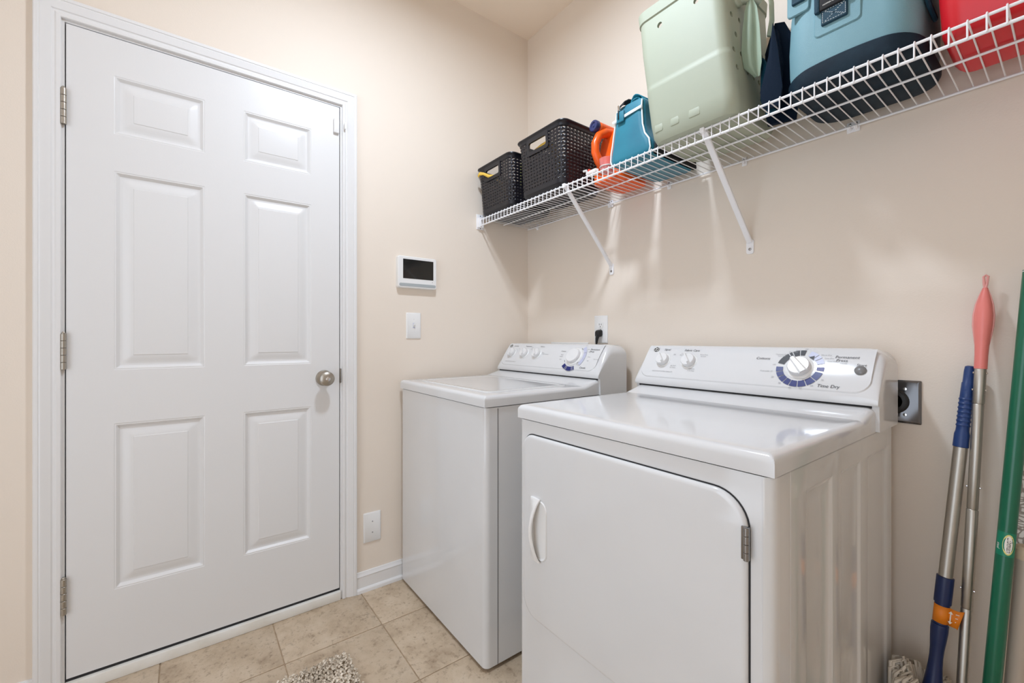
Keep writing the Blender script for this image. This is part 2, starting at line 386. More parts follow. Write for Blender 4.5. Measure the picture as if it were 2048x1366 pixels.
def top_panel(x0, x1, yf, yb, z0, z, lip_r, dip, yr, ztop_rear, rim, y_dip_back):
    """heightfield top with rounded front/side edges, dished field and a cove rising to the console"""
    k = 6
    edge = [lip_r * (1 - math.cos(R(90 * i / k))) for i in range(k + 1)]
    inn = [0, .004, .008, .012, .018]
    xs = [x0 + e for e in edge] + [x0 + rim + e for e in inn] + linspace(x0 + rim + .03, x1 - rim - .03, 14) + [x1 - rim - e for e in reversed(inn)] + [x1 - e for e in reversed(edge)]
    ys = [yf + e for e in edge] + [yf + rim + e for e in inn] + linspace(yf + rim + .03, y_dip_back - .03, 12) + [y_dip_back - e for e in reversed(inn)] + [y_dip_back + .002, y_dip_back + .005, y_dip_back + .009] + linspace(y_dip_back + .02, yb, 8)
    def h(x, y):
        d = min(x - x0, x1 - x, y - yf)
        drop = 0
        if d < lip_r: drop = lip_r - math.sqrt(max(0, lip_r ** 2 - (lip_r - d) ** 2))
        di = min(x - x0 - rim, x1 - rim - x, y - yf - rim, y_dip_back - y)
        dp = dip * smooth01(di / .018)
        t = (y - y_dip_back) / (yr - y_dip_back)
        rise = (ztop_rear - z) * (t * t / .12 if t < .06 else t - .03) / .97 if t > 0 else 0
        if t > 1: rise = ztop_rear - z
        return z - drop - dp + rise
    mb = MB().grid(xs, ys, lambda x, y: (x, y, h(x, y)))
    # skirts
    ring = [(x, yf) for x in xs] + [(x1, y) for y in ys[1:]] + [(x, yb) for x in reversed(xs[:-1])] + [(x0, y) for y in reversed(ys[1:-1])]
    mb.loft([[(x, y, h(x, y)) for x, y in ring], [(x, y, z0) for x, y in ring]], False, True)
    bm = bmesh.new(); me = mb.mesh('t', fix=False); bm.from_mesh(me); bmesh.ops.remove_doubles(bm, verts=bm.verts, dist=.00005); bpy.data.meshes.remove(me)
    return MB().bm(bm)

class Console:
    """curved control console; prof: (y,z) points from bottom front over the top to the back"""
    def __init__(s, x0, x1, prof, r):
        n = 11; q = prof[:n]; dense = []
        for k in range(n - 1):
            p0, p1, p2, p3 = q[max(k - 1, 0)], q[k], q[k + 1], q[min(k + 2, n - 1)]
            for u in (0, .25, .5, .75):
                dense.append(tuple(.5 * (2 * p1[i] + (p2[i] - p0[i]) * u + (2 * p0[i] - 5 * p1[i] + 4 * p2[i] - p3[i]) * u * u + (3 * p1[i] - p0[i] - 3 * p2[i] + p3[i]) * u ** 3) for i in (0, 1)))
        prof = dense + prof[n - 1:]
        s.x0, s.x1, s.prof, s.r = x0, x1, prof, r
        s.L = [0]
        for a, b in zip(prof, prof[1:]): s.L.append(s.L[-1] + math.hypot(b[0] - a[0], b[1] - a[1]))
        s.zb, s.zt = prof[0][1], max(p[1] for p in prof)
    def pt(s, x, t, off=0):
        """point at arc length t up the front face"""
        k = 0
        while k < len(s.L) - 2 and t > s.L[k + 1]: k += 1
        q = (t - s.L[k]) / (s.L[k + 1] - s.L[k]); a, b = s.prof[k], s.prof[k + 1]
        y, z = lerp(a[0], b[0], q), lerp(a[1], b[1], q)
        n = s.nrm(t)
        return (x, y + n[1] * off, z + n[2] * off)
    def nrm(s, t):
        def tang(k):
            a, b = s.prof[k], s.prof[k + 1]; l = math.hypot(b[0] - a[0], b[1] - a[1]); return ((b[0] - a[0]) / l, (b[1] - a[1]) / l)
        k = 0
        while k < len(s.L) - 2 and t > s.L[k + 1]: k += 1
        q = (t - s.L[k]) / (s.L[k + 1] - s.L[k])
        m = tang(k); o = tang(min(k + 1, len(s.prof) - 2)) if q > .5 else tang(max(k - 1, 0)); w_ = abs(q - .5)
        ty, tz = lerp(m[0], o[0], w_), lerp(m[1], o[1], w_); l = math.hypot(ty, tz)
        return Vector((0, -tz / l, ty / l))
    def shell(s):
        k = 8; r = s.r; e = [r * (1 - math.cos(R(90 * i / k))) for i in range(k + 1)]
        xs = [s.x0 + d for d in e] + linspace(s.x0 + r + .02, s.x1 - r - .02, 10) + [s.x1 - d for d in reversed(e)]
        rings = []
        for x in xs:
            d = min(x - s.x0, s.x1 - x); dz = 0 if d >= r else r - math.sqrt(max(0, r * r - (r - d) ** 2))
            f = (s.zt - dz - s.zb) / (s.zt - s.zb)
            rings.append([(x, y, s.zb + (z - s.zb) * f if z > s.zb else z) for y, z in s.prof])
        return MB().loft(rings)

def put_text(mb, C, txt, x, t, size, shear=.18, off=.0037, align='CENTER', sy=1.0):
    v, f = text_verts(txt, size, shear, align)
    bm = bmesh.new(); bv = [bm.verts.new((p[0], p[1], 0)) for p in v]
    for q in f:
        try: bm.faces.new([bv[i] for i in q])
        except ValueError: pass
    y = -size
    while y < size:
        bmesh.ops.bisect_plane(bm, geom=bm.verts[:] + bm.edges[:] + bm.faces[:], plane_co=(0, y, 0), plane_no=(0, 1, 0)); y += .002
    bm.verts.index_update(); v = [p.co[:2] for p in bm.verts]; f = [[p.index for p in q.verts] for q in bm.faces]; bm.free()
    mb.add([C.pt(x + p[0], t + p[1] * sy, off) for p in v], f)
def arc_seg(mb, C, x, t, r0, r1, a0, a1, off=.0037):
    n = max(2, int(abs(a1 - a0) / 6) + 1); vs_ = []
    for k in range(n + 1):
        a = R(lerp(a0, a1, k / n)); vs_ += [C.pt(x + math.sin(a) * r0, t + math.cos(a) * r0, off), C.pt(x + math.sin(a) * r1, t + math.cos(a) * r1, off)]
    mb.add(vs_, [(2 * k, 2 * k + 1, 2 * k + 3, 2 * k + 2) for k in range(n)])
def knob(parent, C, x, t, r, h, ang, name, grip=True):
    o = Vector(C.pt(x, t, .001)); n = C.nrm(t); up = Vector((0, n.z, -n.y)); up = -up if up.z < 0 else up
    base = MB().lathe([(0, 0), (r * 1.22, 0), (r * 1.22, .0015), (r * 1.14, .003), (0, .003)], o, n, 32).build('knob_ring', 'plastic_w', parent)
    k = MB().lathe([(0, .003), (r * .98, .003), (r, .005), (r * .97, h - .003), (r * .90, h), (0, h + .0005)], o, n, 36).build(name, 'plastic_knob', parent)
    if grip:
        a = R(ang); dx = Vector((1, 0, 0)) * math.sin(a) + up * math.cos(a); sx = dx.cross(n)
        g = MB(); L_ = r * .93; wd = r * .23
        bot = [o + dx * p + sx * q + n * (h - .002) for p, q in ((L_, wd * .6), (L_, -wd * .6), (-L_, -wd * 1.1), (-L_, wd * 1.1))]
        tp = [o + dx * p + sx * q + n * (h + r * .38) for p, q in ((L_ * .9, wd * .35), (L_ * .9, -wd * .35), (-L_ * .8, -wd * .55), (-L_ * .8, wd * .55))]
        g.loft([bot, tp]).build('grip', 'plastic_knob', k)
    return k
def band(name, m, segs, r0, r1, C, cc, parent):
    for a0, a1 in segs:
        mb = MB(); arc_seg(mb, C, cc[0], cc[1], r0, r1, a0, a1); mb.build(name, m, parent)
def logo(parent, C, x, t, s):
    m = MB(); m.add([C.pt(x, t, .0037)] + [C.pt(x + math.cos(a) * s, t + math.sin(a) * s * .86, .0037) for a in [2 * math.pi * k / 24 for k in range(24)]], [(0, k + 1, (k + 1) % 24 + 1) for k in range(24)])
    o = m.build('round_emblem', 'print_k', parent)
    c = MB()
    for rr, a0, a1, cx, cy in ((.82, 20, 160, 0, 0), (.82, 200, 340, 0, 0), (.36, -60, 210, -.3, .12), (.36, 120, 390, .3, -.05), (.2, 0, 330, .05, .3), (.18, 90, 380, -.1, -.38)):
        arc_seg(c, C, x + cx * s, t + cy * s, rr * s - s * .05, rr * s + s * .05, a0, a1, .0043)
    tag(c.build('emblem_scrollwork', 'white_p', o), kind='stuff')
def face_panel(parent, C, xa, xb, ta, tb, r):
    """slightly proud rounded face panel of the console"""
    us = linspace(xa, xb, 60); mb = MB(); rings = []
    poly = rrect(xa, xb, ta, tb, r, 8, (r, r, .004, .004))
    # fill as grid of columns between lower and upper outline
    xs = sorted(set([round(p[0], 5) for p in poly] + us))
    def lo_t(x):
        d = min(x - xa, xb - x); return ta + (r - math.sqrt(max(0, r * r - (r - d) ** 2)) if d < r else 0)
    vs_ = linspace(0, 1, 40)
    mb.grid(xs, vs_, lambda x, v: C.pt(x, lerp(lo_t(x), tb, v), .0022))
    low = [(x, lo_t(x)) for x in xs]
    mb.loft([[C.pt(x, t, .0022) for x, t in low], [C.pt(x, t - .005, -.0008) for x, t in low]], False, False, closed=False)
    return mb.build('control_face', 'enamel', parent)

def feet(parent, x0, x1, y0, y1, z1):
    for x in (x0 + .05, x1 - .05):
        for y in (y0 + .06, y1 - .06):
            MB().lathe([(0, 0), (.022, 0), (.022, .006), (.008, .009), (.008, z1), (0, z1)], (x, y, 0), (0, 0, 1), 12).build('levelling_foot', 'black', parent)

# ---------------- washer
wx0, wx1, wyf, wyb = .022, .720, -.766, -.075
wash = thing('washing_machine', 'white top loading washing machine standing in the corner beside the door wall', 'washer', ((wx0 + wx1) / 2, (wyf + wyb) / 2, 0))
bodyp = rrect(wx0 + .003, wx1 - .003, wyf + .004, wyb, .02, 6, (.016, .02, .004, .004))
MB().prism(bodyp, .014, .8732).build('cabinet', 'enamel', wash)
feet(wash, wx0, wx1, wyf, wyb, .014)
MB().box(wx1 - .0032, wx1 - .0024, -.7125, -.7105, .014, .869).build('cabinet_seam', 'gap', wash)
MB().prism(rrect(wx0 + .006, wx1 - .006, wyf + .007, wyb, .015, 4), .872, .8765).build('shadow_gap', 'gap', wash)
wC = Console(.026, .727, [(-0.2260, 0.9405), (-0.2275, 0.9480), (-0.2255, 0.9610), (-0.2167, 0.9790), (-0.2070, 0.9965), (-0.1966, 1.0135), (-0.1854, 1.0301), (-0.1736, 1.0463), (-0.1612, 1.0620), (-0.1500, 1.0725), (-0.1320, 1.0775), (-.060, 1.074), (-.050, 1.066), (-.050, .875), (-.214, .875), (-.217, .9405)], .042)
top_panel(wx0, wx1, wyf, -.214, .876, .914, .014, 0, -.216, .9365, .04, -.300).build('top_panel', 'enamel', wash)
def lidr(k, z): return [(p[0], p[1], z) for p in rrect(.105 + k, .655 - k, -.712 + k, -.322 - k, .03 - k * .5, 6)]
lid = MB().loft([lidr(0, .9100), lidr(0, .9150), lidr(.0015, .9166), lidr(.004, .9172), lidr(.020, .9172), lidr(.023, .9160), lidr(.026, .9158)])
lid.build('lid', 'enamel', wash)
con = wC.shell().build('console', 'enamel', wash)
MB().box(.034, .716, -.2205, -.198, .9335, .9404).build('console_seam', 'gap', con)
face_panel(con, wC, .045, .70, .030, .160, .035)
for x in (.105, .207, .303): knob(con, wC, x, .096, .024, .017, -38, 'selector_knob')
WD = (.556, .092)
knob(con, wC, WD[0], WD[1], .036, .016, 0, 'cycle_dial', grip=False)
band('printed_wash_band', 'print_b', ((154, 160), (162.5, 166), (168.5, 196), (199, 203), (206, 224)), .051, .070, wC, WD, con)
band('printed_pale_band', 'print_l', ((40, 70), (71.5, 98), (99.5, 128)), .053, .069, wC, WD, con)
for a in (38, 128, 238):
    c, s_ = R(a), .011
    mb = MB().add([wC.pt(WD[0] + math.sin(c) * .058 + math.sin(c + q) * s_ * k, WD[1] + math.cos(c) * .058 + math.cos(c + q) * s_ * k, .0039) for q, k in ((0, -.9), (2.3, 1), (-2.3, 1))], [(0, 1, 2)])
    mb.build('printed_pointer', 'print_k', con)
mb = MB()
for txt, x, t, s_ in (('Load Size', .112, .139, .009), ('Temperature', .213, .139, .009), ('Options', .318, .139, .009), ('Permanent', .660, .130, .0115), ('Press', .648, .119, .0115), ('Cottons', .478, .116, .009), ('Casuals', .632, .040, .011)):
    put_text(mb, wC, txt, x, t, s_)
tag(mb.build('printed_lettering', 'print_k', con), kind='stuff')
mb = MB()
for txt, x, t, s_ in (('HEAVY DUTY EXTRA CAPACITY', .125, .046, .006), ('Off', .070, .092, .006), ('Small', .090, .068, .006), ('Hot', .150, .122, .006), ('Cold', .246, .120, .006), ('Warm', .25, .130, .006), ('Fabric', .345, .104, .006), ('Softener Dispenser', .365, .096, .006), ('Heavy', .480, .098, .007), ('Medium', .480, .088, .007), ('Light', .482, .074, .007), ('Off', .60, .152, .006), ('Heavy', .625, .130, .006), ('Light', .634, .118, .006), ('Rinse', .646, .092, .006), ('Spin', .646, .074, .006), ('Delicates', .600, .052, .006), ('Pull to start', .690, .082, .006)):
    put_text(mb, wC, txt, x, t, s_, off=.0037)
tag(mb.build('printed_small_text', 'print_g', con), kind='stuff')
logo(con, wC, .066, .140, .0105)

# ---------------- dryer
dx0, dx1, dyf, dyb = .914, 1.594, -.780, -.055
dry = thing('clothes_dryer', 'white front loading clothes dryer with dark round timer dial, nearest appliance', 'dryer', ((dx0 + dx1) / 2, (dyf + dyb) / 2, 0))
MB().prism(rrect(dx0 + .003, dx1 - .009, dyf + .004, dyb, .02, 6, (.016, .014, .004, .004)), .014, .8732).build('cabinet', 'enamel', dry)
feet(dry, dx0, dx1, dyf, dyb, .014)
MB().prism(rrect(dx0 + .006, dx1 - .007, dyf + .007, dyb, .015, 4), .872, .8765).build('shadow_gap', 'gap', dry)
# embossed right side skin
pan = [(-.640, -.500), (-.452, -.318), (-.268, -.100)]
ed = [0, .003, .006, .009, .013]
ys = sorted(set([-.7765, -.774, -.768, -.760, -.7115, -.7105, -.7085, -.7075, -.06] + [a + e for a, b_ in pan for e in ed] + [b_ - e for a, b_ in pan for e in ed] + linspace(-.75, -.07, 12)))
zs = sorted(set([.014, .8732] + [.10 + e for e in ed] + [.828 - e for e in ed] + [.828 - .013 - .02 * k for k in range(4)] + linspace(.13, .74, 6)))
def sidex(y, z):
    x = dx1 - .003; d = -1
    for a, b_ in pan: d = max(d, min(y - a, b_ - y, z - .10, .828 - z))
    # rounded upper corners
    x -= .0045 * smooth01(d / .013) if d > 0 else 0
    if -.7115 < y < -.7075: x -= .0015
    e = y + .7765
    if e < .0165: x -= .0165 - math.sqrt(max(0, .0165 ** 2 - (.0165 - e) ** 2))
    return (x, y, z)
MB().grid(ys, zs, sidex).build('side_panel', 'enamel_side', dry, smooth=50)
top_panel(dx0, dx1, dyf, -.214, .876, .914, .016, 0, -.216, .9365, .035, -.305).build('top_panel', 'enamel', dry)
# door
dp = rrect(.945, 1.552, .336, .836, .055, 10, (.05, .05, .06, .035))
big = rrect(.942, 1.555, .333, .839, .055, 10, (.053, .053, .063, .038))
MB().loft([[(p[0], dyf + .0036, p[1]) for p in big], [(p[0], dyf + .0030, p[1]) for p in big]]).build('door_seam', 'gap', dry)
def inset(k): return rrect(.945 + k, 1.552 - k, .336 + k, .836 - k, .055, 10, (.05 - k * .6, .05 - k * .6, .06 - k * .6, .035 - k * .6))
dd = MB().loft([[(p[0], dyf + .0035, p[1]) for p in dp], [(p[0], dyf - .001, p[1]) for p in dp], [(p[0], dyf - .0035, p[1]) for p in inset(.0015)], [(p[0], dyf - .0055, p[1]) for p in inset(.004)], [(p[0], dyf - .0062, p[1]) for p in inset(.009)]])
ddo = dd.build('dryer_door', 'enamel', dry)
yd = dyf - .0062
# handle: shallow cup and a bowed pull
hp = rrect(.989, 1.047, .508, .668, .015, 6, (.012, .024, .024, .012))
cup = MB().loft([[(p[0], yd - .0004, p[1]) for p in hp], [(lerp(1.018, p[0], .93), yd - .0035, lerp(.588, p[1], .97)) for p in hp], [(lerp(1.020, p[0], .80), yd - .0005, lerp(.588, p[1], .92)) for p in hp]])
ho = cup.build('door_handle', 'plastic_w', ddo)
zz = linspace(.503, .672, 15); pull = MB()
rings = []
for z in zz:
    t = (z - .503) / .169; bow = max(0, math.sin(math.pi * t)); xe = 1.023 - .013 * bow; out = .006 + .020 * bow ** .7
    rings.append([(.986, yd + .001, z), (.985, yd - .004, z), (.988, yd - .0065 - .004 * bow, z), (xe - .006, yd - out - .002, z), (xe, yd - out, z), (xe + .0015, yd - out + .003, z), (xe - .003, yd - out + .005, z), (.994, yd + .001, z)])
pull.loft(rings).build('pull', 'plastic_w', ddo)
for zc_ in (.757, .40):
    h = MB().rbox(1.5445, 1.5575, yd - .0025, yd + .003, zc_ - .028, zc_ + .028, .001).build('door_hinge', 'steel', ddo)
    for k in range(4):
        MB().lathe([(0, 0), (.0042, 0), (.0046, .0005), (.0046, .0129), (.0042, .0134), (0, .0134)], (1.5535, yd - .003, zc_ - .028 + k * .014), (0, 0, 1), 12).build('knuckle', 'steel', h)
# console
dC = Console(.907, 1.602, [(-0.2290, 0.9405), (-0.2305, 0.9480), (-0.2285, 0.9610), (-0.2197, 0.9790), (-0.2100, 0.9965), (-0.1996, 1.0135), (-0.1884, 1.0301), (-0.1766, 1.0463), (-0.1642, 1.0620), (-0.1530, 1.0725), (-0.1350, 1.0775), (-.060, 1.074), (-.050, 1.066), (-.050, .878), (-.217, .878), (-.220, .9405)], .042)
con = dC.shell().build('console', 'enamel', dry)
MB().box(.918, 1.588, -.2205, -.198, .9335, .9404).build('console_seam', 'gap', con)
face_panel(con, dC, .922, 1.584, .030, .160, .035)
knob(con, dC, 1.000, .094, .0225, .018, -35, 'selector_knob'); knob(con, dC, 1.098, .094, .0235, .018, -35, 'selector_knob')
DD = (1.426, .090)
kk = knob(con, dC, DD[0], DD[1], .028, .018, 0, 'timer_dial', grip=False)
o = Vector(dC.pt(DD[0], DD[1], .001)); n = dC.nrm(DD[1]); up = Vector((0, -n.z, n.y)); up = -up if up.z < 0 else up
a = R(-40); dxv = Vector((1, 0, 0)) * math.sin(a) + up * math.cos(a); sxv = dxv.cross(n)
g = MB(); g.loft([[o + dxv * p + sxv * q + n * .017 for p, q in ((.026, .008), (.028, -.008), (-.027, -.012), (-.027, .012))], [o + dxv * p + sxv * q + n * .024 for p, q in ((.028, .004), (.028, -.004), (-.027, -.006), (-.027, .006))]])
g.build('grip', 'plastic_knob', kk)
band('printed_cottons_band', 'print_k', ((282, 320), (323, 330), (333, 349), (352, 366)), .0405, .0580, dC, DD, con)
band('printed_press_band', 'print_l', ((19, 41), (43.5, 54), (56.5, 74)), .0405, .0580, dC, DD, con)
band('printed_violet_tab', 'print_v', ((85, 98),), .0405, .0580, dC, DD, con)
band('printed_timer_band', 'print_b', ((104, 129), (131.5, 153), (155.5, 175), (177.5, 196.5), (199, 214), (216.5, 233), (235.5, 251), (253.5, 270)), .0405, .0580, dC, DD, con)
mb = MB(); c = R(36)
mb.add([dC.pt(DD[0] + math.sin(c) * .041 + math.sin(c + q) * .008 * k, DD[1] + math.cos(c) * .041 + math.cos(c + q) * .008 * k, .0043) for q, k in ((0, -.2), (0, 1), (-2.0, 1), (2.0, 1))], [(1, 2, 3)])
mb.build('printed_pointer', 'print_k', con)
mb = MB()
for txt, x, t, s_ in (('Signal', 1.000, .139, .0105), ('Fabric Care', 1.094, .138, .0115), ('Cottons', 1.326, .116, .0115), ('Permanent', 1.527, .128, .0118), ('Press', 1.517, .1175, .0118), ('Start', 1.560, .105, .0108), ('Time Dry', 1.499, .040, .0125)):
    put_text(mb, dC, txt, x, t, s_)
tag(mb.build('printed_lettering', 'print_k', con), kind='stuff')
mb = MB()
for txt, x, t, s_ in (('HEAVY DUTY EXTRA CAPACITY', 1.010, .050, .0055), ('Off', 1.035, .119, .006), ('Cottons', 1.070, .124, .006), ('Easy Care', 1.066, .118, .005), ('Perm Press', 1.142, .122, .006), ('& Knits', 1.142, .115, .006), ('Air Fluff', 1.045, .074, .006), ('No Heat', 1.045, .067, .006), ('Delicates', 1.115, .066, .006), ('Low Heat', 1.115, .059, .006),
                      ('Optimum Dry', 1.372, .132, .0055), ('Less Dry', 1.374, .126, .0055), ('More Dry', 1.400, .141, .0055), ('Damp', 1.412, .147, .0055), ('Off', 1.430, .152, .0055), ('More Dry', 1.481, .133, .006), ('Less Dry', 1.489, .123, .006), ('Cool Down', 1.499, .114, .0055), ('Off', 1.493, .098, .0055), ('Off', 1.360, .096, .0055), ('Dewrinkle 10', 1.344, .074, .006), ('20', 1.364, .056, .0065), ('30', 1.385, .039, .0065), ('40', 1.412, .028, .0065), ('50', 1.438, .028, .0065), ('60', 1.463, .038, .0065), ('70', 1.484, .056, .0065), ('Casuals', 1.522, .109, .005)):
    put_text(mb, dC, txt, x, t, s_)
tag(mb.build('printed_small_text', 'print_g', con), kind='stuff')
logo(con, dC, .955, .139, .0115)
bo = Vector(dC.pt(1.560, .090, .002)); bn = dC.nrm(.090)
MB().lathe([(0, 0), (.0125, 0), (.0125, .003), (.0105, .0055), (.006, .0072), (0, .0078)], bo, bn, 28).build('start_button', 'button', con)

# ------------------------------------------------------------------ wall fixtures
def plate(root, y0, y1, z0, z1, th=.006, m='plastic_w', name='plate'):
    return MB().loft([[(0.0, p[0], p[1]) for p in rrect(y0, y1, z0, z1, .003, 3)], [(th * .5, p[0], p[1]) for p in rrect(y0, y1, z0, z1, .003, 3)], [(th, p[0], p[1]) for p in rrect(y0 + .004, y1 - .004, z0 + .004, z1 - .004, .002, 3)]]).build(name, m, root)
pnl = thing('alarm_panel', 'white wall mounted touchscreen control panel with dark screen above the switch', 'control panel', (0, -.681, 1.336))
pr = rrect(-.778, -.584, 1.336, 1.482, .010, 6)
MB().loft([[(0, p[0], p[1]) for p in pr], [(.020, p[0], p[1]) for p in pr], [(.024, p[0], p[1]) for p in rrect(-.775, -.587, 1.339, 1.479, .008, 6)]]).build('housing', 'plastic_w', pnl)
MB().box(.0235, .0248, -.754, -.602, 1.379, 1.468).build('screen', 'screen', pnl)
MB().prism(rrect(-.772, -.590, 1.343, 1.357, .006, 4), .0235, .0252, 'x').build('speaker_bar', 'speaker', pnl)
MB().lathe([(0, 0), (.002, 0), (.002, .0005), (0, .0005)], (.024, -.607, 1.369), (1, 0, 0), 10).build('indicator_light', 'print_g', pnl)

sw = thing('light_switch', 'single white toggle switch plate under the touchscreen panel', 'switch', (0, -.693, 1.102))
plate(sw, -.7297, -.657, 1.102, 1.223)
MB().box(.0055, .0068, -.6985, -.6885, 1.151, 1.175).build('toggle_slot', 'print_l', sw)
MB().loft([[(.0062, -.6975, 1.155), (.0062, -.6895, 1.155), (.0062, -.6895, 1.171), (.0062, -.6975, 1.171)], [(.017, -.6965, 1.166), (.017, -.6905, 1.166), (.017, -.6905, 1.173), (.017, -.6965, 1.173)]]).build('toggle', 'plastic_w', sw)
for z in (1.133, 1.193): MB().lathe([(0, 0), (.003, 0), (.0028, .001), (0, .0012)], (.006, -.6935, z), (1, 0, 0), 10).build('screw', 'plastic_w', sw)
bp_ = thing('blank_plate', 'blank white wall plate low beside the door casing', 'wall plate', (0, -.888, .205))
plate(bp_, -.927, -.850, .206, .335)
for z in (.247, .295): MB().lathe([(0, 0), (.003, 0), (.0028, .001), (0, .0012)], (.006, -.8885, z), (1, 0, 0), 10).build('screw', 'print_g', bp_)

ot = thing('wall_outlet', 'white duplex outlet on the wall behind the washer', 'outlet', (.5435, 0, 1.08))
MB().loft([[(p[0], 0, p[1]) for p in rrect(.504, .583, 1.08, 1.209, .003, 3)], [(p[0], -.003, p[1]) for p in rrect(.504, .583, 1.08, 1.209, .003, 3)], [(p[0], -.006, p[1]) for p in rrect(.508, .579, 1.084, 1.205, .002, 3)]]).build('plate', 'plastic_w', ot)
for z in (1.165, 1.125):
    f_ = MB().prism(rrect(.5275, .5595, z - .0145, z + .0145, .010, 5), -.0075, -.005, 'y').build('receptacle', 'plastic_w', ot)
    s_ = MB(); s_.box(.5365, .5385, -.0080, -.0070, z - .001, z + .007).box(.5485, .5505, -.0080, -.0070, z - .001, z + .006); s_.lathe([(0, 0), (.0022, 0), (.0022, .001), (0, .001)], (.5435, -.0072, z - .008), (0, -1, 0), 10)
    s_.build('slot', 'gap', f_)
MB().lathe([(0, 0), (.0025, 0), (.0025, .001), (0, .001)], (.5435, -.006, 1.145), (0, -1, 0), 10).build('screw', 'print_g', ot)
pl = thing('power_cord', 'black washer power cord plugged into the lower outlet socket', 'power cord', (.5435, -.03, 1.05))
MB().loft([[(.5435 + p[0] * s_, y, 1.127 + p[1] * s_ - dz) for p in rrect(-.0155, .0155, -.016, .016, .008, 4)] for y, s_, dz in ((-.008, .9, 0), (-.012, 1, 0), (-.024, .98, .002), (-.030, .80, .004))]).build('plug', 'black', pl)
MB().tube([(.5435, -.024, 1.118), (.541, -.027, 1.104), (.539, -.027, 1.092), (.537, -.026, 1.080)], [.0095, .0080, .0062, .0048], 10).build('strain_relief', 'black', pl)
MB().tube([(.538, -.0265, 1.090), (.535, -.026, 1.06), (.533, -.026, 1.0), (.54, -.026, .90), (.55, -.026, .80)], .0042, 8).build('cord', 'black', pl)

wb = thing('washer_supply_box', 'white recessed water supply box on the wall behind the washer', 'supply box', (.334, 0, .86))
f_ = MB()
f_.rbox(.203, .466, -.008, 0, 1.066, 1.083, .002).rbox(.203, .466, -.008, 0, .860, .877, .002).rbox(.203, .220, -.008, 0, .870, 1.075, .002).rbox(.449, .466, -.008, 0, .870, 1.075, .002)
f_.build('frame', 'plastic_w', wb); MB().box(.215, .454, -.003, -.001, .872, 1.072).build('back_plate', 'plastic_w', wb)
for x in (.27, .40):
    v_ = MB().tube([(x, -.004, .90), (x, -.02, .93), (x, -.02, .98)], .008, 10).build('valve', 'steel', wb)

dp_ = thing('dryer_outlet', 'stainless dryer outlet plate with round black socket right of the dryer', 'outlet', (1.585, 0, .876))
M['steel_dark_reflection'] = mat('plate_dark_reflection', (104, 104, 106), .16, 1)  # stainless with a dark mirrored reflection put into its base colour
MB().loft([[(p[0], 0, p[1]) for p in rrect(1.527, 1.640, .876, .991, .002, 3)], [(p[0], -.004, p[1]) for p in rrect(1.527, 1.640, .876, .991, .002, 3)], [(p[0], -.007, p[1]) for p in rrect(1.532, 1.635, .881, .986, .002, 3)]]).build('plate', 'steel_dark_reflection', dp_)
so = MB().lathe([(0, 0), (.034, 0), (.034, .004), (.030, .006), (.030, .0065), (0, .0065)], (1.5835, -.006, .9335), (0, -1, 0), 28).build('socket', 'black', dp_)
for k in range(3): MB().lathe([(.0275 - k * .006, .0062), (.0290 - k * .006, .0072), (.0265 - k * .006, .0082)], (1.5835, -.006, .9335), (0, -1, 0), 28).build('socket_ring', 'black', so)
for x, z in ((1.608, .968), (1.608, .899)): MB().lathe([(0, 0), (.0045, 0), (.004, .0015), (0, .002)], (x, -.007, z), (0, -1, 0), 12).build('screw', 'chrome', dp_)

# ------------------------------------------------------------------ wire shelf
SZ, SYF = 1.717, -.328
shelf = thing('wire_shelf', 'long white wire shelf with hanging front lip on the wall above the appliances', 'shelf', (1.3, 0, SZ))
SX0, SX1 = .012, RX - .012
MB().tube([(SX0, SYF, SZ), (SX1, SYF, SZ)], .0032, 8).build('front_rail', 'wire', shelf)
MB().tube([(SX0, SYF - .001, SZ - .031), (SX1, SYF - .001, SZ - .031)], .0036, 8).build('lip_rail', 'wire', shelf)
MB().tube([(SX0, -.178, SZ - .0035), (SX1, -.178, SZ - .0035)], .0030, 8).build('middle_rail', 'wire', shelf)
MB().tube([(SX0, -.010, SZ - .0035), (SX1, -.010, SZ - .0035)], .0034, 8).build('back_rail', 'wire', shelf)
wm = MB().tube([(0, -.008, .0012), (0, -.15, .0012), (0, SYF + .004, .0025), (0, SYF - .002, .0045), (0, SYF - .0048, .001), (0, SYF - .0048, -.033)], .00165, 6).mesh('deck_wire', m='wire')
x = 1.8107 - .0255 * 70
while x < SX1:
    o = bpy.data.objects.new('deck_wire', wm); col.objects.link(o); o.parent = shelf; o.location = (x - 1.3, 0, 0); x += .0255
# end brackets
def end_bracket(x0, sgn):
    e = MB(); xa, xb = sorted((x0, x0 + sgn * .004)); e.rbox(xa, xb, -.345, -.300, SZ - .048, SZ + .030, .001)
    xa, xb = sorted((x0, x0 + sgn * .020)); e.rbox(xa, xb, -.341, -.310, SZ - .040, SZ + .008, .002)
    o = e.build('end_bracket', 'wire', shelf)
    for z in (SZ + .022, SZ - .042): MB().lathe([(0, 0), (.003, 0), (0, .0012)], (x0 + sgn * .004, -.322, z), (sgn, 0, 0), 10).build('screw', 'gap', o)
end_bracket(0.0005, 1); end_bracket(RX - .0005, -1)
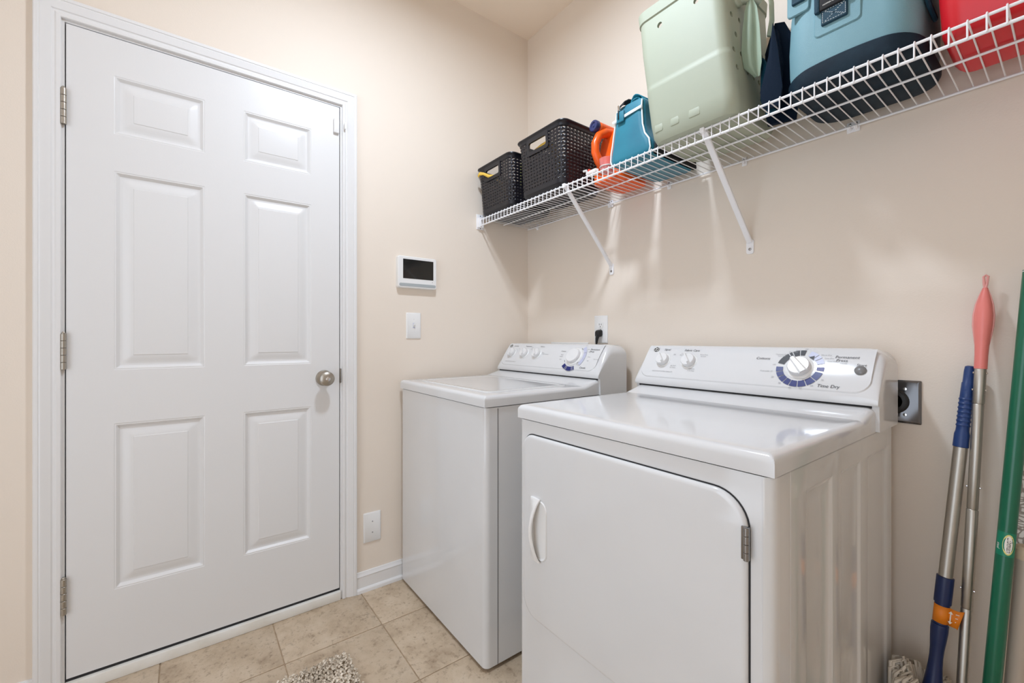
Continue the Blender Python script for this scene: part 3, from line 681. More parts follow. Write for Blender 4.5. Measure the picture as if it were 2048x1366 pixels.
# diagonal braces
def brace(xt, xb):
    p0, p1 = Vector((xt, -.322, SZ - .006)), Vector((xb, -.006, 1.432)); d = (p1 - p0).normalized(); s_ = Vector((1, 0, 0)); n = s_.cross(d).normalized()
    c_ = [(-.009, .004), (-.009, -.002), (-.0065, -.004), (.0065, -.004), (.009, -.002), (.009, .004), (.0065, .004), (.0062, -.001), (-.0062, -.001), (-.0065, .004)]
    o = MB().loft([[p + s_ * a + n * b_ for a, b_ in c_] for p in (p0, p1)]).build('brace', 'wire', shelf)
    pz = rrect(xb - .012, xb + .012, 1.392, 1.442, .008, 5)
    MB().prism(pz, -.0045, -.0005, 'y').build('brace_foot', 'wire', o)
    MB().lathe([(0, 0), (.0052, 0), (.0045, .002), (0, .003)], (xb, -.0045, 1.408), (0, -1, 0), 12).build('screw', 'steel', o)
    MB().rbox(xt - .007, xt + .007, -.338, -.312, SZ - .010, SZ + .0075, .002).build('brace_hook', 'wire', o)
brace(.640, .606); brace(1.222, 1.209); brace(2.3, 2.29)
for xk in (.089, .609, .596, .900, 1.191, 1.488, 1.503, 2.1):
    o = MB().rbox(xk - .008, xk + .008, -.006, -.0005, SZ - .018, SZ + .012, .0015).tube([(xk, -.004, SZ - .010), (xk, -.012, SZ - .0085), (xk, -.0155, SZ - .003)], .005, 8).build('wall_clip', 'wire', shelf)
    MB().lathe([(0, 0), (.0032, 0), (0, .0015)], (xk, -.006, SZ + .006), (0, -1, 0), 10).build('screw', 'steel', o)

ZS = SZ + .0045 - .0015   # top of the deck wires

# ------------------------------------------------------------------ woven baskets
def basket(label, x0, x1, y0, y1, h, taper, rows_filled):
    """x0..x1,y0..y1: outline under the rim; tapered towards the base"""
    b = thing('storage_basket', label, 'basket', ((x0 + x1) / 2, (y0 + y1) / 2, ZS), 'dark plastic baskets on the wire shelf')
    cx, cy = (x0 + x1) / 2, (y0 + y1) / 2; W, D = x1 - x0, y1 - y0
    def ring_pt(u, z, off=0):
        """u along the perimeter 0..1 starting at front left going ccw; rounded corners"""
        k = 1 - taper * (1 - z / h); w_, d_ = W / 2 * k + off, D / 2 * k + off; r = min(.035, w_ * .3)
        segs = [(2 * (w_ - r)), math.pi * r / 2, (2 * (d_ - r)), math.pi * r / 2] * 2; L_ = sum(segs); s_ = (u % 1) * L_
        def straight(i, q):
            return ((-w_ + r + q, -d_), (w_, -d_ + r + q), (w_ - r - q, d_), (-w_, d_ - r - q))[i]
        cc = ((w_ - r, -d_ + r, -90), (w_ - r, d_ - r, 0), (-w_ + r, d_ - r, 90), (-w_ + r, -d_ + r, 180))
        for i in range(4):
            if s_ <= segs[2 * i]: p = straight(i, s_); break
            s_ -= segs[2 * i]
            if s_ <= segs[2 * i + 1]: a = R(cc[i][2] + 90 * s_ / segs[2 * i + 1]); p = (cc[i][0] + r * math.cos(a), cc[i][1] + r * math.sin(a)); break
            s_ -= segs[2 * i + 1]
        else: p = straight(0, 0)
        return (cx + p[0], cy + p[1], ZS + z)
    per = 2 * (W + D); nc = int(per / .0215); rows = int((h - .062) / .0128)
    zb, zt = .034, h - .020; rh = (zt - zb) / rows
    us = []
    for c in range(nc): us += [c / nc, (c + .27) / nc, (c + .5) / nc, (c + .73) / nc]
    us.append(1.0)
    zs = [zb]
    for r_ in range(rows): zs += [zb + rh * (r_ + .42), zb + rh * (r_ + .60), zb + rh * (r_ + 1)]
    xa, xb = cx - W / 2 + W * .24, cx - W / 2 + W * .71
    def skip(i, j_):
        um, zm = (us[i] + us[i + 1]) / 2, (zs[j_] + zs[j_ + 1]) / 2
        p = ring_pt(um, zm)
        if p[1] < cy - D * .35 and xa + .004 < p[0] < xb - .004 and zm > h - .080: return True
        return i % 4 in (1, 2) and j_ % 3 == 1
    def wp(u, z):
        c = u * nc; r_ = (z - zb) / rh
        return ring_pt(u, z, .0011 * math.cos(2 * math.pi * c) * math.cos(math.pi * r_) + .0006 * math.cos(2 * math.pi * r_))
    wv = MB().grid(us, zs, wp, skip)
    o = wv.build('woven_wall', 'navy_pl', b, smooth=60, fix=False)
    md = o.modifiers.new('thickness', 'SOLIDIFY'); md.thickness = .002; md.offset = -1
    uu = linspace(0, 1, 97)
    # base band and floor
    bs = MB().loft([[ring_pt(u, 0.0, -.012) for u in uu[:-1]], [ring_pt(u, .003, -.006) for u in uu[:-1]], [ring_pt(u, .016, -.0005) for u in uu[:-1]], [ring_pt(u, .018, .001) for u in uu[:-1]], [ring_pt(u, .036, .001) for u in uu[:-1]], [ring_pt(u, .036, -.002) for u in uu[:-1]]], True, False)
    bs.build('base', 'navy_rim', b)
    # rim
    rim = [(.0005, h - .022), (.0025, h - .020), (.0035, h - .012), (.006, h - .008), (.009, h - .004), (.0085, h), (.004, h + .0015), (-.001, h), (-.002, h - .010), (-.0015, h - .022)]
    MB().loft([[ring_pt(u, z, off) for off, z in rim] for u in uu], False, False).build('rim', 'navy_rim', b)
    # handle frame on the front wall
    fu = lambda x_: x_ / per
    yf_ = lambda z: ring_pt(.1, z)[1]
    outer = rrect(xa, xb, h - .084, h - .012, .010, 5); inner = rrect(xa + .014, xb - .014, h - .068, h - .030, .008, 5)
    fr = MB()
    fr.loft([[(p[0], yf_(p[1]) - .0005, ZS + p[1]) for p in outer], [(p[0], yf_(p[1]) - .0045, ZS + p[1]) for p in outer], [(p[0], yf_(p[1]) - .0050, ZS + p[1]) for p in inner], [(p[0], yf_(p[1]) + .003, ZS + p[1]) for p in inner]], False, False)
    fr.build('handle_frame', 'navy_rim', b)
    return b, ring_pt
b1, _ = basket('smaller dark woven-look plastic basket in the corner at the shelf end', .012, .300, -.345, -.060, .250, .10, 0)
b2, _ = basket('larger dark woven-look plastic basket next to the orange jug', .352, .648, -.348, -.090, .262, .10, 0)
def cloth(label, pts, wid, m, name='cleaning_cloth'):
    """a folded strip of cloth following pts"""
    pts = [Vector(p) for p in pts]; rings = []
    for i, p in enumerate(pts):
        d = (pts[min(i + 1, len(pts) - 1)] - pts[max(0, i - 1)]).normalized(); s_ = d.cross(Vector((0, -1, .3))).normalized(); n = s_.cross(d).normalized()
        w_ = wid * (1 + .25 * math.sin(i * 2.1)); rings.append([p + s_ * w_ + n * .002, p + n * .006, p - s_ * w_ + n * .001, p - s_ * w_ - n * .003, p + n * .001, p + s_ * w_ - n * .002])
    return MB().loft(rings).top(name, m, label, 'cloth', smooth=80)
cloth('yellow cloth hanging out of the handle of the smaller basket', [(.050, -.362, ZS + .205), (.066, -.366, ZS + .212), (.092, -.360, ZS + .205), (.115, -.345, ZS + .190), (.14, -.325, ZS + .185), (.165, -.30, ZS + .14), (.17, -.26, ZS + .06)], .008, 'yellow')
cloth('yellow cloth seen through the handle of the larger basket', [(.43, -.33, ZS + .185), (.455, -.328, ZS + .196), (.485, -.322, ZS + .212), (.515, -.318, ZS + .214), (.54, -.29, ZS + .19), (.54, -.27, ZS + .10)], .016, 'yellow')
cloth('pale lime cloth peeking over the back of the smaller basket', [(.20, -.20, ZS + .15), (.215, -.215, ZS + .235), (.235, -.22, ZS + .266), (.265, -.225, ZS + .270), (.28, -.22, ZS + .24), (.27, -.20, ZS + .16)], .014, 'lime')

# ------------------------------------------------------------------ orange jug
jug = thing('detergent_jug', 'orange plastic jug with blue screw cap between the larger basket and turquoise bag', 'jug', (.765, -.145, ZS))
def jr(z, x0, x1, y0, y1, r): return [(p[0], p[1], ZS + z) for p in rrect(x0, x1, y0, y1, r, 5)]
bd = MB().loft([jr(0, .700, .832, -.225, -.055, .025), jr(.004, .694, .838, -.232, -.05, .03), jr(.05, .692, .840, -.232, -.05, .03), jr(.075, .696, .836, -.225, -.05, .035), jr(.125, .698, .838, -.212, -.05, .035), jr(.175, .704, .832, -.205, -.055, .035), jr(.208, .716, .82, -.195, -.075, .03), jr(.226, .735, .80, -.175, -.10, .02)])
bd.build('body', 'orange', jug)
hx = .756
MB().tube([(hx, -.185, ZS + .200), (hx, -.222, ZS + .196), (hx - .004, -.252, ZS + .178), (hx - .008, -.268, ZS + .145), (hx - .008, -.268, ZS + .110), (hx - .004, -.254, ZS + .078), (hx, -.225, ZS + .055), (hx, -.19, ZS + .045)], [.020, .018, .0165, .0160, .0160, .0170, .019, .02], 16).build('handle', 'orange', jug)
sp = Vector((-.10, -1, .06)).normalized(); so_ = Vector((hx - .012, -.245, ZS + .214))
MB().lathe([(0, -.10), (.021, -.10), (.021, .0), (.018, .004), (.018, .010), (0, .010)], so_, sp, 24).build('neck', 'orange', jug)
cp = MB().lathe([(0, .008), (.0205, .008), (.0225, .011), (.0225, .026), (.0205, .029), (.013, .029), (.0115, .026), (.006, .026), (.004, .0285), (0, .0285)], so_, sp, 32).build('cap', 'bluecap', jug)

# small things in front of the jug
cupo = thing('measuring_cup', 'pale pink translucent measuring cup in front of the orange jug', 'cup', (.822, -.285, ZS))
MB().lathe([(.0, 0), (.022, 0), (.024, .002), (.0275, .038), (.0295, .052), (.0275, .052), (.0255, .038), (.022, .004), (0, .004)], (.826, -.290, ZS), (0, 0, 1), 28).build('cup_wall', 'pinkcup', cupo)
MB().lathe([(.0276, .020), (.0285, .022), (.0276, .024)], (.826, -.290, ZS), (0, 0, 1), 28).build('measure_ring', 'clearw', cupo)
noz = thing('spray_nozzle', 'clear white trigger nozzle with red tip beside the pink cup', 'nozzle', (.762, -.305, ZS))
MB().tube([(.748, -.316, ZS + .010), (.765, -.312, ZS + .012), (.786, -.306, ZS + .014), (.792, -.300, ZS + .014)], [.008, .012, .0135, .010], 12).build('nozzle_body', 'clearw', noz)
MB().tube([(.752, -.315, ZS + .014), (.748, -.320, ZS + .026), (.738, -.326, ZS + .024)], [.006, .005, .004], 8).build('trigger', 'clearw', noz)
MB().tube([(.758, -.314, ZS + .020), (.760, -.314, ZS + .029)], [.006, .0055], 10).build('red_tip', 'redpl', noz)

# ------------------------------------------------------------------ turquoise lunch bag
tb = thing('lunch_bag', 'turquoise nylon lunch bag with white piping and rolled zip top', 'bag', (.945, -.18, ZS))
def bag_ring(z, x0, x1, y0, y1, r, wob=0.0):
    return [(p[0] + wob * math.sin(p[1] * 60), p[1] + wob * math.sin(p[0] * 70 + z * 40), ZS + z) for p in rrect(x0, x1, y0, y1, r, 6)]
lv = [(0, .876, 1.020, -.312, -.055, .02), (.004, .868, 1.030, -.318, -.05, .022), (.020, .862, 1.036, -.320, -.048, .022), (.050, .862, 1.030, -.318, -.05, .022), (.075, .866, 1.012, -.316, -.052, .02), (.11, .870, 1.002, -.314, -.054, .02), (.15, .876, .998, -.312, -.056, .02), (.178, .880, .996, -.311, -.058, .018), (.198, .884, .996, -.309, -.060, .016), (.206, .892, .990, -.305, -.066, .014)]
bagm = MB().loft([bag_ring(*l, wob=.0012) for l in lv]); bo_ = bagm.build('body', 'turq', tb, smooth=60)
# piping on the front face edges
def front_edge(side):
    pts = []
    for z, x0, x1, y0, y1, r in lv[1:9]:
        pts.append(((x0 + .004) if side < 0 else (x1 - .004), y0 - .0005 + .004, ZS + z))
    return pts
for s_ in (-1, 1): MB().tube(front_edge(s_), .0028, 8).build('piping', 'piping', tb)
MB().tube([(.874, -.3165, ZS + .158), (.90, -.3175, ZS + .160), (.94, -.3175, ZS + .164), (.996, -.3145, ZS + .170)], .0055, 8, flat=(.3, 1)).build('white_band', 'piping', tb)
# rolled top: spiral of fabric running front to back, plus the zip along the ridge
sp_ = []
for k in range(30):
    a = R(200 - k * 22); r_ = .030 - k * .00068
    sp_.append((.964 + math.cos(a) * r_, ZS + .205 + math.sin(a) * r_ * .85))
rl = MB(); n_ = len(sp_)
ys_r = linspace(-.300, -.075, 8)
rl.grid(range(n_), ys_r, lambda i, y: (sp_[i][0], y + .004 * math.sin(i * .9), sp_[i][1] + .002 * math.sin(y * 50 + i)))
ro = rl.build('rolled_top', 'turq_l', tb, smooth=80); md = ro.modifiers.new('thickness', 'SOLIDIFY'); md.thickness = .003
zp = MB(); zp.loft([[(x_ - .011, y, z), (x_ + .011, y, z + .010), (x_ + .010, y, z + .013), (x_ - .012, y, z + .003)] for x_, y, z in ((.912, -.316, ZS + .196), (.913, -.312, ZS + .206), (.918, -.295, ZS + .217), (.922, -.25, ZS + .224), (.924, -.15, ZS + .224), (.924, -.08, ZS + .212))])
zo = zp.build('zip_tape', 'blackfab', tb)
MB().rbox(.902, .912, -.3245, -.3185, ZS + .185, ZS + .207, .002).build('zip_slider', 'chrome', zo)
MB().rbox(.904, .909, -.3265, -.3235, ZS + .156, ZS + .188, .0012).build('zip_pull', 'black', zo)
MB().rbox(.896, .928, -.3235, -.3150, ZS + .146, ZS + .184, .003).build('zip_tab', 'turq', tb)
blk = MB().loft([[(p[0], p[1], ZS + z) for p in rrect(a, b_, c_, d_, .012, 4)] for z, a, b_, c_, d_ in ((0, 1.034, 1.046, -.30, -.06), (.003, 1.030, 1.050, -.305, -.055), (.035, 1.032, 1.050, -.30, -.06), (.05, 1.036, 1.046, -.28, -.08))])
blk.top('folded_pouch', 'blackfab', 'black fabric pouch squeezed between the turquoise bag and mint tote', 'pouch')

# ------------------------------------------------------------------ mint foam tote with ventilation holes
mt = thing('foam_tote', 'large pale mint foam tote with punched holes in its side', 'tote bag', (1.19, -.21, ZS))
ZL = .178; HT = .43
tl = [(0, 1.078, 1.312, -.335, -.105, .030), (.004, 1.066, 1.324, -.350, -.095, .038), (.022, 1.059, 1.329, -.360, -.088, .038), (.06, 1.054, 1.328, -.364, -.085, .036), (ZL - .012, 1.0432, 1.3158, -.3690, -.0805, .034), (ZL - .003, 1.0425, 1.315, -.3695, -.080, .034), (ZL, 1.042, 1.314, -.3680, -.082, .034), (ZL + .010, 1.041, 1.3128, -.3683, -.082, .034), (.30, 1.027, 1.304, -.371, -.078, .034), (.392, 1.020, 1.298, -.373, -.074, .034), (.394, 1.016, 1.302, -.377, -.070, .038), (.425, 1.013, 1.304, -.379, -.068, .039), (HT, 1.018, 1.299, -.374, -.073, .036)]
def tr(l, k=0):
    z, a, b_, c_, d_, r = l; return [(p[0], p[1], ZS + z) for p in rrect(a + k, b_ - k, c_ + k, d_ - k, max(.012, r - k), 8)]
rings = [tr(l) for l in tl] + [tr(l, .009) for l in reversed(tl[3:])] + [[(x_, y, z + .004) for x_, y, z in tr(tl[2], .010)]]
tote = MB().loft(rings).build('tote_body', 'mint', mt, smooth=40)
cut = MB()
hl = [(-.330, .287), (-.283, .290), (-.312, .236), (-.332, .184), (-.288, .188), (-.326, .134), (-.262, .142), (-.226, .140), (-.192, .138), (-.235, .300), (-.235, .236), (-.190, .268), (-.190, .20), (-.150, .236)]
for y, z in hl: cut.lathe([(0, 0), (.0078, 0), (.0078, .09), (0, .09)], (1.265, y, ZS + z), (1, 0, 0), 16)
cut.lathe([(0, 0), (.0085, 0), (.0085, .05), (0, .05)], (1.105, -.34, ZS + .355), (0, -1, 0), 20)
cut.lathe([(0, 0), (.0085, 0), (.0085, .05), (0, .05)], (1.225, -.34, ZS + .355), (0, -1, 0), 20)
co = cut.build('cutter', 'mint', mt)
md = tote.modifiers.new('holes', 'BOOLEAN'); md.operation = 'DIFFERENCE'; md.object = co; md.solver = 'EXACT'
dg = bpy.context.evaluated_depsgraph_get(); nm = bpy.data.meshes.new_from_object(tote.evaluated_get(dg)); tote.modifiers.clear(); tote.data = nm
nm.shade_smooth(); nm.set_sharp_from_angle(angle=R(40)); bpy.data.objects.remove(co)
# embossed blocks along the foot
for x_, w_ in ((1.080, .030), (1.135, .030), (1.195, .036)):
    MB().rbox(x_, x_ + w_, -.3636, -.352, ZS + .030, ZS + .056, .004).build('embossed_foot', 'mint', mt)
# handle: rivet, fat lug and thin strap loop on the right side, tied scarf
MB().lathe([(0, 0), (.017, 0), (.017, .006), (.014, .010), (0, .012)], (1.302, -.292, ZS + .340), (1, -.25, 0), 24).build('handle_rivet', 'mint', mt)
MB().tube([(1.298, -.288, ZS + .345), (1.318, -.280, ZS + .347), (1.336, -.268, ZS + .342), (1.348, -.252, ZS + .328)], [.014, .0155, .0155, .012], 14).build('handle_lug', 'mint', mt)
MB().tube([(1.335, -.255, ZS + .345), (1.349, -.25, ZS + .385), (1.360, -.235, ZS + .38), (1.366, -.225, ZS + .33), (1.367, -.225, ZS + .28), (1.362, -.23, ZS + .235)], .0050, 8, flat=(1.6, .7)).build('strap', 'olive', mt)
def sash(parent, pts, widths, m, name, ax=(.91, .35, 0), fold=.006):
    axv = Vector(ax).normalized(); nrm_ = axv.cross(Vector((0, 0, 1))).normalized(); rings = []
    for i, (p, w_) in enumerate(zip(pts, widths)):
        p = Vector(p); row = []
        for k in range(9):
            q = k / 8 * 2 - 1; row.append(p + axv * q * w_ + nrm_ * (math.cos(q * 4.2 + i * .25) * fold * min(1, w_ / .02)))
        rings.append(row + [r_ - nrm_ * .003 for r_ in reversed(row)])
    return MB().loft(rings).build(name, m, parent, smooth=70)
sash(mt, [(1.334, -.282, ZS + .330), (1.337, -.286, ZS + .305), (1.338, -.288, ZS + .25), (1.339, -.289, ZS + .19), (1.342, -.286, ZS + .145), (1.350, -.276, ZS + .112)], [.008, .015, .021, .024, .022, .006], 'mint_fab', 'tied_scarf')

# ------------------------------------------------------------------ navy folded bag
nb = thing('folded_tote', 'dark navy folded fabric tote between the mint tote and blue cooler bag', 'bag', (1.40, -.2, ZS))
def sheet(parent, name, m, outline, th, axis_pt):
    """outline in (s, z) on a vertical plane through axis_pt with direction; bulged"""
    o, d = Vector(axis_pt[0]), Vector(axis_pt[1]).normalized(); n = d.cross(Vector((0, 0, 1))).normalized()
    f = [o + d * s_ + Vector((0, 0, z)) + n * th for s_, z in outline]; b_ = [o + d * s_ + Vector((0, 0, z)) - n * th for s_, z in outline]
    c = sum((Vector(p) for p in f), Vector()) / len(f) + n * th * 1.2
    k = len(f); mb = MB(); mb.add([c] + f + b_, [(0, i + 1, (i + 1) % k + 1) for i in range(k)] + [(i + 1, k + i + 1, k + (i + 1) % k + 1, (i + 1) % k + 1) for i in range(k)] + [tuple(k + 1 + i for i in reversed(range(k)))])
    return mb.build(name, m, parent, smooth=30)
sheet(nb, 'back_panel', 'navyfab', [(-.03, 0), (.04, 0), (.050, .10), (.046, .20), (.012, .282), (-.012, .288), (-.036, .20), (-.042, .08)], .006, ((1.372, -.185, ZS), (.9, .25, 0)))
sheet(nb, 'front_fold', 'navyfab', [(-.020, .003), (.020, 0), (.026, .05), (.016, .15), (.004, .226), (-.006, .14), (-.026, .05)], .005, ((1.392, -.290, ZS), (.92, .15, 0)))
sheet(nb, 'side_fold', 'tealfab', [(-.004, .0), (.022, .002), (.010, .04), (.008, .11), (-.012, .155), (-.022, .17), (-.024, .05)], .004, ((1.374, -.262, ZS), (.8, -.3, 0)))
sheet(nb, 'inner_fold', 'navyfab', [(-.020, .10), (.012, .06), (.020, .15), (.006, .25), (-.006, .262), (-.028, .20)], .004, ((1.372, -.212, ZS), (.9, -.1, 0)))

# ------------------------------------------------------------------ blue cooler bag
cb = thing('cooler_bag', 'light blue soft cooler bag with dark navy base', 'cooler bag', (1.56, -.18, ZS))
CX0, CX1, CY0, CY1 = 1.430, 1.690, -.325, -.045
def cr(z, k, r=.06, bul=0): return [(p[0], p[1], ZS + z) for p in rrect(CX0 + k, CX1 - k, CY0 + k, CY1 - k, r, 10)]
MB().loft([cr(.03, .004), cr(.06, .001), cr(.12, 0), cr(.20, .003), cr(.27, .010), cr(.31, .018), cr(.325, .03, .05)]).build('body', 'cooler', cb)
def arch(p):  # upper edge of the base band rises towards the middle of each side
    fx = max(0, 1 - ((p[0] - (CX0 + CX1) / 2) / .13) ** 2); return .024 + .018 * fx ** .7
b0 = rrect(CX0 - .002, CX1 + .002, CY0 - .002, CY1 + .002, .062, 10)
def sub(poly, n=3):
    out = []
    for a, b_ in zip(poly, poly[1:] + poly[:1]):
        L_ = math.hypot(b_[0] - a[0], b_[1] - a[1]); k = max(1, int(L_ / .012))
        out += [(lerp(a[0], b_[0], i / k), lerp(a[1], b_[1], i / k)) for i in range(k)]
    return out
b0 = sub(b0); cxm, cym = (CX0 + CX1) / 2, (CY0 + CY1) / 2
sc2 = lambda k: [(cxm + (p[0] - cxm) * k, cym + (p[1] - cym) * k) for p in b0]
bb = MB().loft([[(p[0], p[1], ZS) for p in sc2(.90)], [(p[0], p[1], ZS + .004) for p in sc2(.96)], [(p[0], p[1], ZS + .015) for p in sc2(.995)], [(p[0], p[1], ZS + arch(q) * .98 + .006) for p, q in zip(b0, b0)], [(p[0], p[1], ZS + arch(q) + .0075) for p, q in zip(sc2(.985), b0)]])
bb.build('base_band', 'cooler_n', cb, smooth=40)
def patch(x0, x1, z0, z1, name, m, y, th, r=.010):
    pp = rrect(x0, x1, z0, z1, r, 5); ins = rrect(x0 + .002, x1 - .002, z0 + .002, z1 - .002, r - .001, 5)
    return MB().loft([[(p[0], y, ZS + p[1]) for p in pp], [(p[0], y - th * .6, ZS + p[1]) for p in pp], [(p[0], y - th, ZS + p[1]) for p in ins]]).build(name, m, cb)
YF = CY0
patch(1.502, 1.594, .108, .250, 'strap_patch', 'cooler', YF + .002, .005)
patch(1.443, 1.492, .190, .30, 'strap_patch', 'cooler', YF + .004, .006, .008)
s1 = patch(1.518, 1.570, .128, .26, 'handle_strap', 'cooler_s', YF - .002, .007, .003)
s2 = patch(1.455, 1.486, .215, .30, 'handle_strap', 'cooler_s', YF - .001, .007, .003)
MB().rbox(1.506, 1.517, YF - .016, YF - .004, ZS + .160, ZS + .27, .003).build('strap_loop', 'cooler_s', cb)
lb = MB().rbox(1.516, 1.574, YF - .0145, YF - .006, ZS + .162, ZS + .200, .003).build('name_badge', 'blackfab', cb)
tx = MB()
for txt, x_, z, sz in (('HOPPER FLIP', 1.5365, .1715, .0046), ('12', 1.5620, .1745, .0105)):
    v, f = text_verts(txt, sz); tx.add([(x_ + p[0], YF - .0149, ZS + z + p[1] + (.0)) for p in v], f)
tx.build('badge_lettering', 'white_p', lb)
st = MB(); S0 = .133
for k in range(9):
    for z in (S0, S0 + .026): st.box(1.522 + k * .005, 1.525 + k * .005, YF - .0096, YF - .0088, ZS + z, ZS + z + .0008)
for k in range(6): st.box(1.5215, 1.5223, YF - .0096, YF - .0088, ZS + S0 + k * .0042, ZS + S0 + .0025 + k * .0042).box(1.5660, 1.5668, YF - .0096, YF - .0088, ZS + S0 + k * .0042, ZS + S0 + .0025 + k * .0042)
for k in range(10):
    xx = lerp(1.523, 1.563, k / 10); zz_ = lerp(0, .026, k / 10); st.box(xx, xx + .0028, YF - .0096, YF - .0088, ZS + S0 + zz_, ZS + S0 + zz_ + .0008); st.box(xx, xx + .0028, YF - .0096, YF - .0088, ZS + S0 + .026 - zz_, ZS + S0 + .0268 - zz_)
st.build('stitching', 'stitch', s1)
MB().tube([(1.668, -.318, ZS + .30), (1.680, -.312, ZS + .20), (1.692, -.296, ZS + .13), (1.696, -.27, ZS + .10), (1.698, -.22, ZS + .09)], .007, 8, flat=(1.2, .7)).build('side_strap', 'cooler_s', cb)
MB().tube([(1.428, -.25, ZS + .16), (1.424, -.24, ZS + .12), (1.426, -.22, ZS + .10)], .006, 8).build('side_loop', 'blackfab', cb)

# ------------------------------------------------------------------ red bin
rb = thing('red_bin', 'bright red plastic bin at the right end of the shelf', 'bin', (1.87, -.2, ZS))
def rr_(z, k, r=.035): return [(p[0], p[1], ZS + z) for p in rrect(1.716 - k * .8, 2.05 + k, -.300 - k, -.085 + k * .3, r, 8)]
MB().loft([rr_(0, -.016, .02), rr_(.004, -.008, .03), rr_(.014, 0, .035), rr_(.10, .006), rr_(.30, .016), rr_(.30, .010), rr_(.11, -.002), rr_(.012, -.008)]).build('bin_wall', 'red', rb)
MB().loft([[(p[0], p[1], p[2] + dz) for p in rr_(.30, k)] for k, dz in ((.014, -.006), (.024, -.006), (.026, .0), (.024, .008), (.012, .008))]).build('rim', 'red', rb)

# ------------------------------------------------------------------ poles leaning on the wall
def along(p0, p1):
    p0, p1 = Vector(p0), Vector(p1); return lambda t: p0.lerp(p1, t)
# feather duster pole with coral grip
dust = thing('duster_pole', 'slim sectioned aluminium pole with coral pink bulb grip on top', 'pole', (1.722, -.13, 0))
A = Vector((1.7565, -.030, 1.253)); B = Vector((1.7155, -.122, .0)); dv = (A - B).normalized(); Ld = (A - B).length
P = lambda d: A - dv * d
RD = .0098
joints = [.232, .300, .545, .795, Ld - .01]
pts = [.215, .305, .552, .782, Ld]
for k in range(4):
    d0, d1 = pts[k], pts[k + 1]; r_ = RD + (.0006 if k % 2 == 0 else 0)
    MB().tube([P(d0), P(d0 + .0015), P(d1 - .0025), P(d1)], [r_ - .001, r_, r_, r_ - .0012], 18).build('pole_section', 'alu', dust)
for d in (.232, .272, .500, .738):
    for s_ in (-1, 1): MB().lathe([(0, 0), (.0028, 0), (.0024, .002), (0, .0028)], P(d) + Vector((s_ * (RD + .0003), -.002, 0)), (s_, -.15, 0), 10).build('spring_button', 'chrome', dust)
grip = [(.030, .002), (.030, .004), (.05, .0092), (.07, .0134), (.095, .0162), (.12, .0160), (.145, .0138), (.165, .0122), (.19, .0113), (.222, .0112), (.222, .008)]
MB().tube([P(d) for d, r_ in grip], [r_ for d, r_ in grip], 24).build('bulb_grip', 'pink', dust)
for s_ in (-1, 1):
    MB().tube([P(d) + Vector((s_ * r_ * .97, 0, 0)) for d, r_ in grip[1:8]], [.0005, .0018, .0026, .0030, .0028, .0018, .0006], 8).build('grip_seam', 'pink_l', dust)
lp = [P(.036), P(.022) + Vector((-.0022, 0, 0)), P(.003) + Vector((-.0036, 0, 0)), P(.0) + Vector((0, 0, 0)), P(.003) + Vector((.0036, 0, 0)), P(.022) + Vector((.0022, 0, 0)), P(.036)]
MB().tube(lp, .0028, 8, flat=(1, .9)).build('hanging_loop', 'pink_l', dust)

# string mop with blue grips
mop = thing('string_mop', 'telescopic silver mop with blue grips standing with its white head down', 'mop', (1.655, -.15, 0))
A2 = Vector((1.7305, -.031, 1.037)); B2 = Vector((1.677, -.124, .245)); v2 = (A2 - B2).normalized(); L2 = (A2 - B2).length
Q = lambda d: A2 - v2 * d
gp = [(0, .006), (.002, .0105), (.012, .0118), (.040, .0122), (.042, .0138), (.075, .0146)]
for k in range(7): gp += [(.078 + k * .0105, .0146), (.0815 + k * .0105, .0165), (.0850 + k * .0105, .0146)]
gp += [(.158, .0150), (.166, .0172), (.196, .0176), (.198, .0150)]
MB().tube([Q(d) for d, r_ in gp], [r_ * .80 for d, r_ in gp], 22).build('top_grip', 'blue_pl', mop)
MB().tube([Q(.193), Q(.53)], .0127, 20).build('pole_tube', 'alu', mop)
D0 = .508
MB().tube([Q(D0), Q(D0 + .001), Q(D0 + .060), Q(D0 + .063), Q(D0 + .0635), Q(D0 + .120)], [.0127, .0158, .0158, .0155, .0136, .0136], 24).build('locking_collar', 'navy_h', mop)
lowg = [(.112, .0136), (.113, .0156), (.128, .0158), (.148, .0146), (.170, .0128), (.190, .0122), (.212, .0130), (.238, .0152), (.265, .0180), (.305, .0200)]
MB().tube([Q(D0 + d) for d, r_ in lowg], [r_ for d, r_ in lowg], 24).build('lower_grip', 'navy_h', mop)
# orange sticker flag round the collar
sd = Vector((1, 0, 0)) - v2 * v2.x; sd.normalize(); nd = sd.cross(v2).normalized()
if nd.y > 0: nd = -nd
ring = [R(a) for a in linspace(215, -15, 16)]
stk = MB(); rows = []
for d in (.068, .108):
    row = [Q(D0 + d) + sd * math.cos(a) * .0141 + nd * math.sin(a) * .0141 for a in linspace(math.pi, .25, 12)]
    end = row[-1]; row += [end + sd * q + nd * .002 for q in (.006, .014)] + [end + sd * (.024 if d < .1 else .016) + nd * .002 + v2 * (.004 if d < .1 else -.002)]
    rows.append(row)
stk.loft(rows, False, False, closed=False)
so2 = stk.build('sticker', 'tag_o', mop, smooth=60); md = so2.modifiers.new('thickness', 'SOLIDIFY'); md.thickness = .0006
ar = MB(); c0 = Q(D0 + .088) + sd * .0165 + nd * .0060
def arp(a, b_): return c0 + sd * a + v2 * b_ + nd * .0016
ar.add([arp(*p) for p in ((-.001, -.009), (.001, -.009), (.001, .009), (-.001, .009), (-.004, .009), (.004, .009), (0, .015), (-.004, -.009), (.004, -.009), (0, -.015))], [(0, 1, 2, 3), (4, 5, 6), (8, 7, 9)])
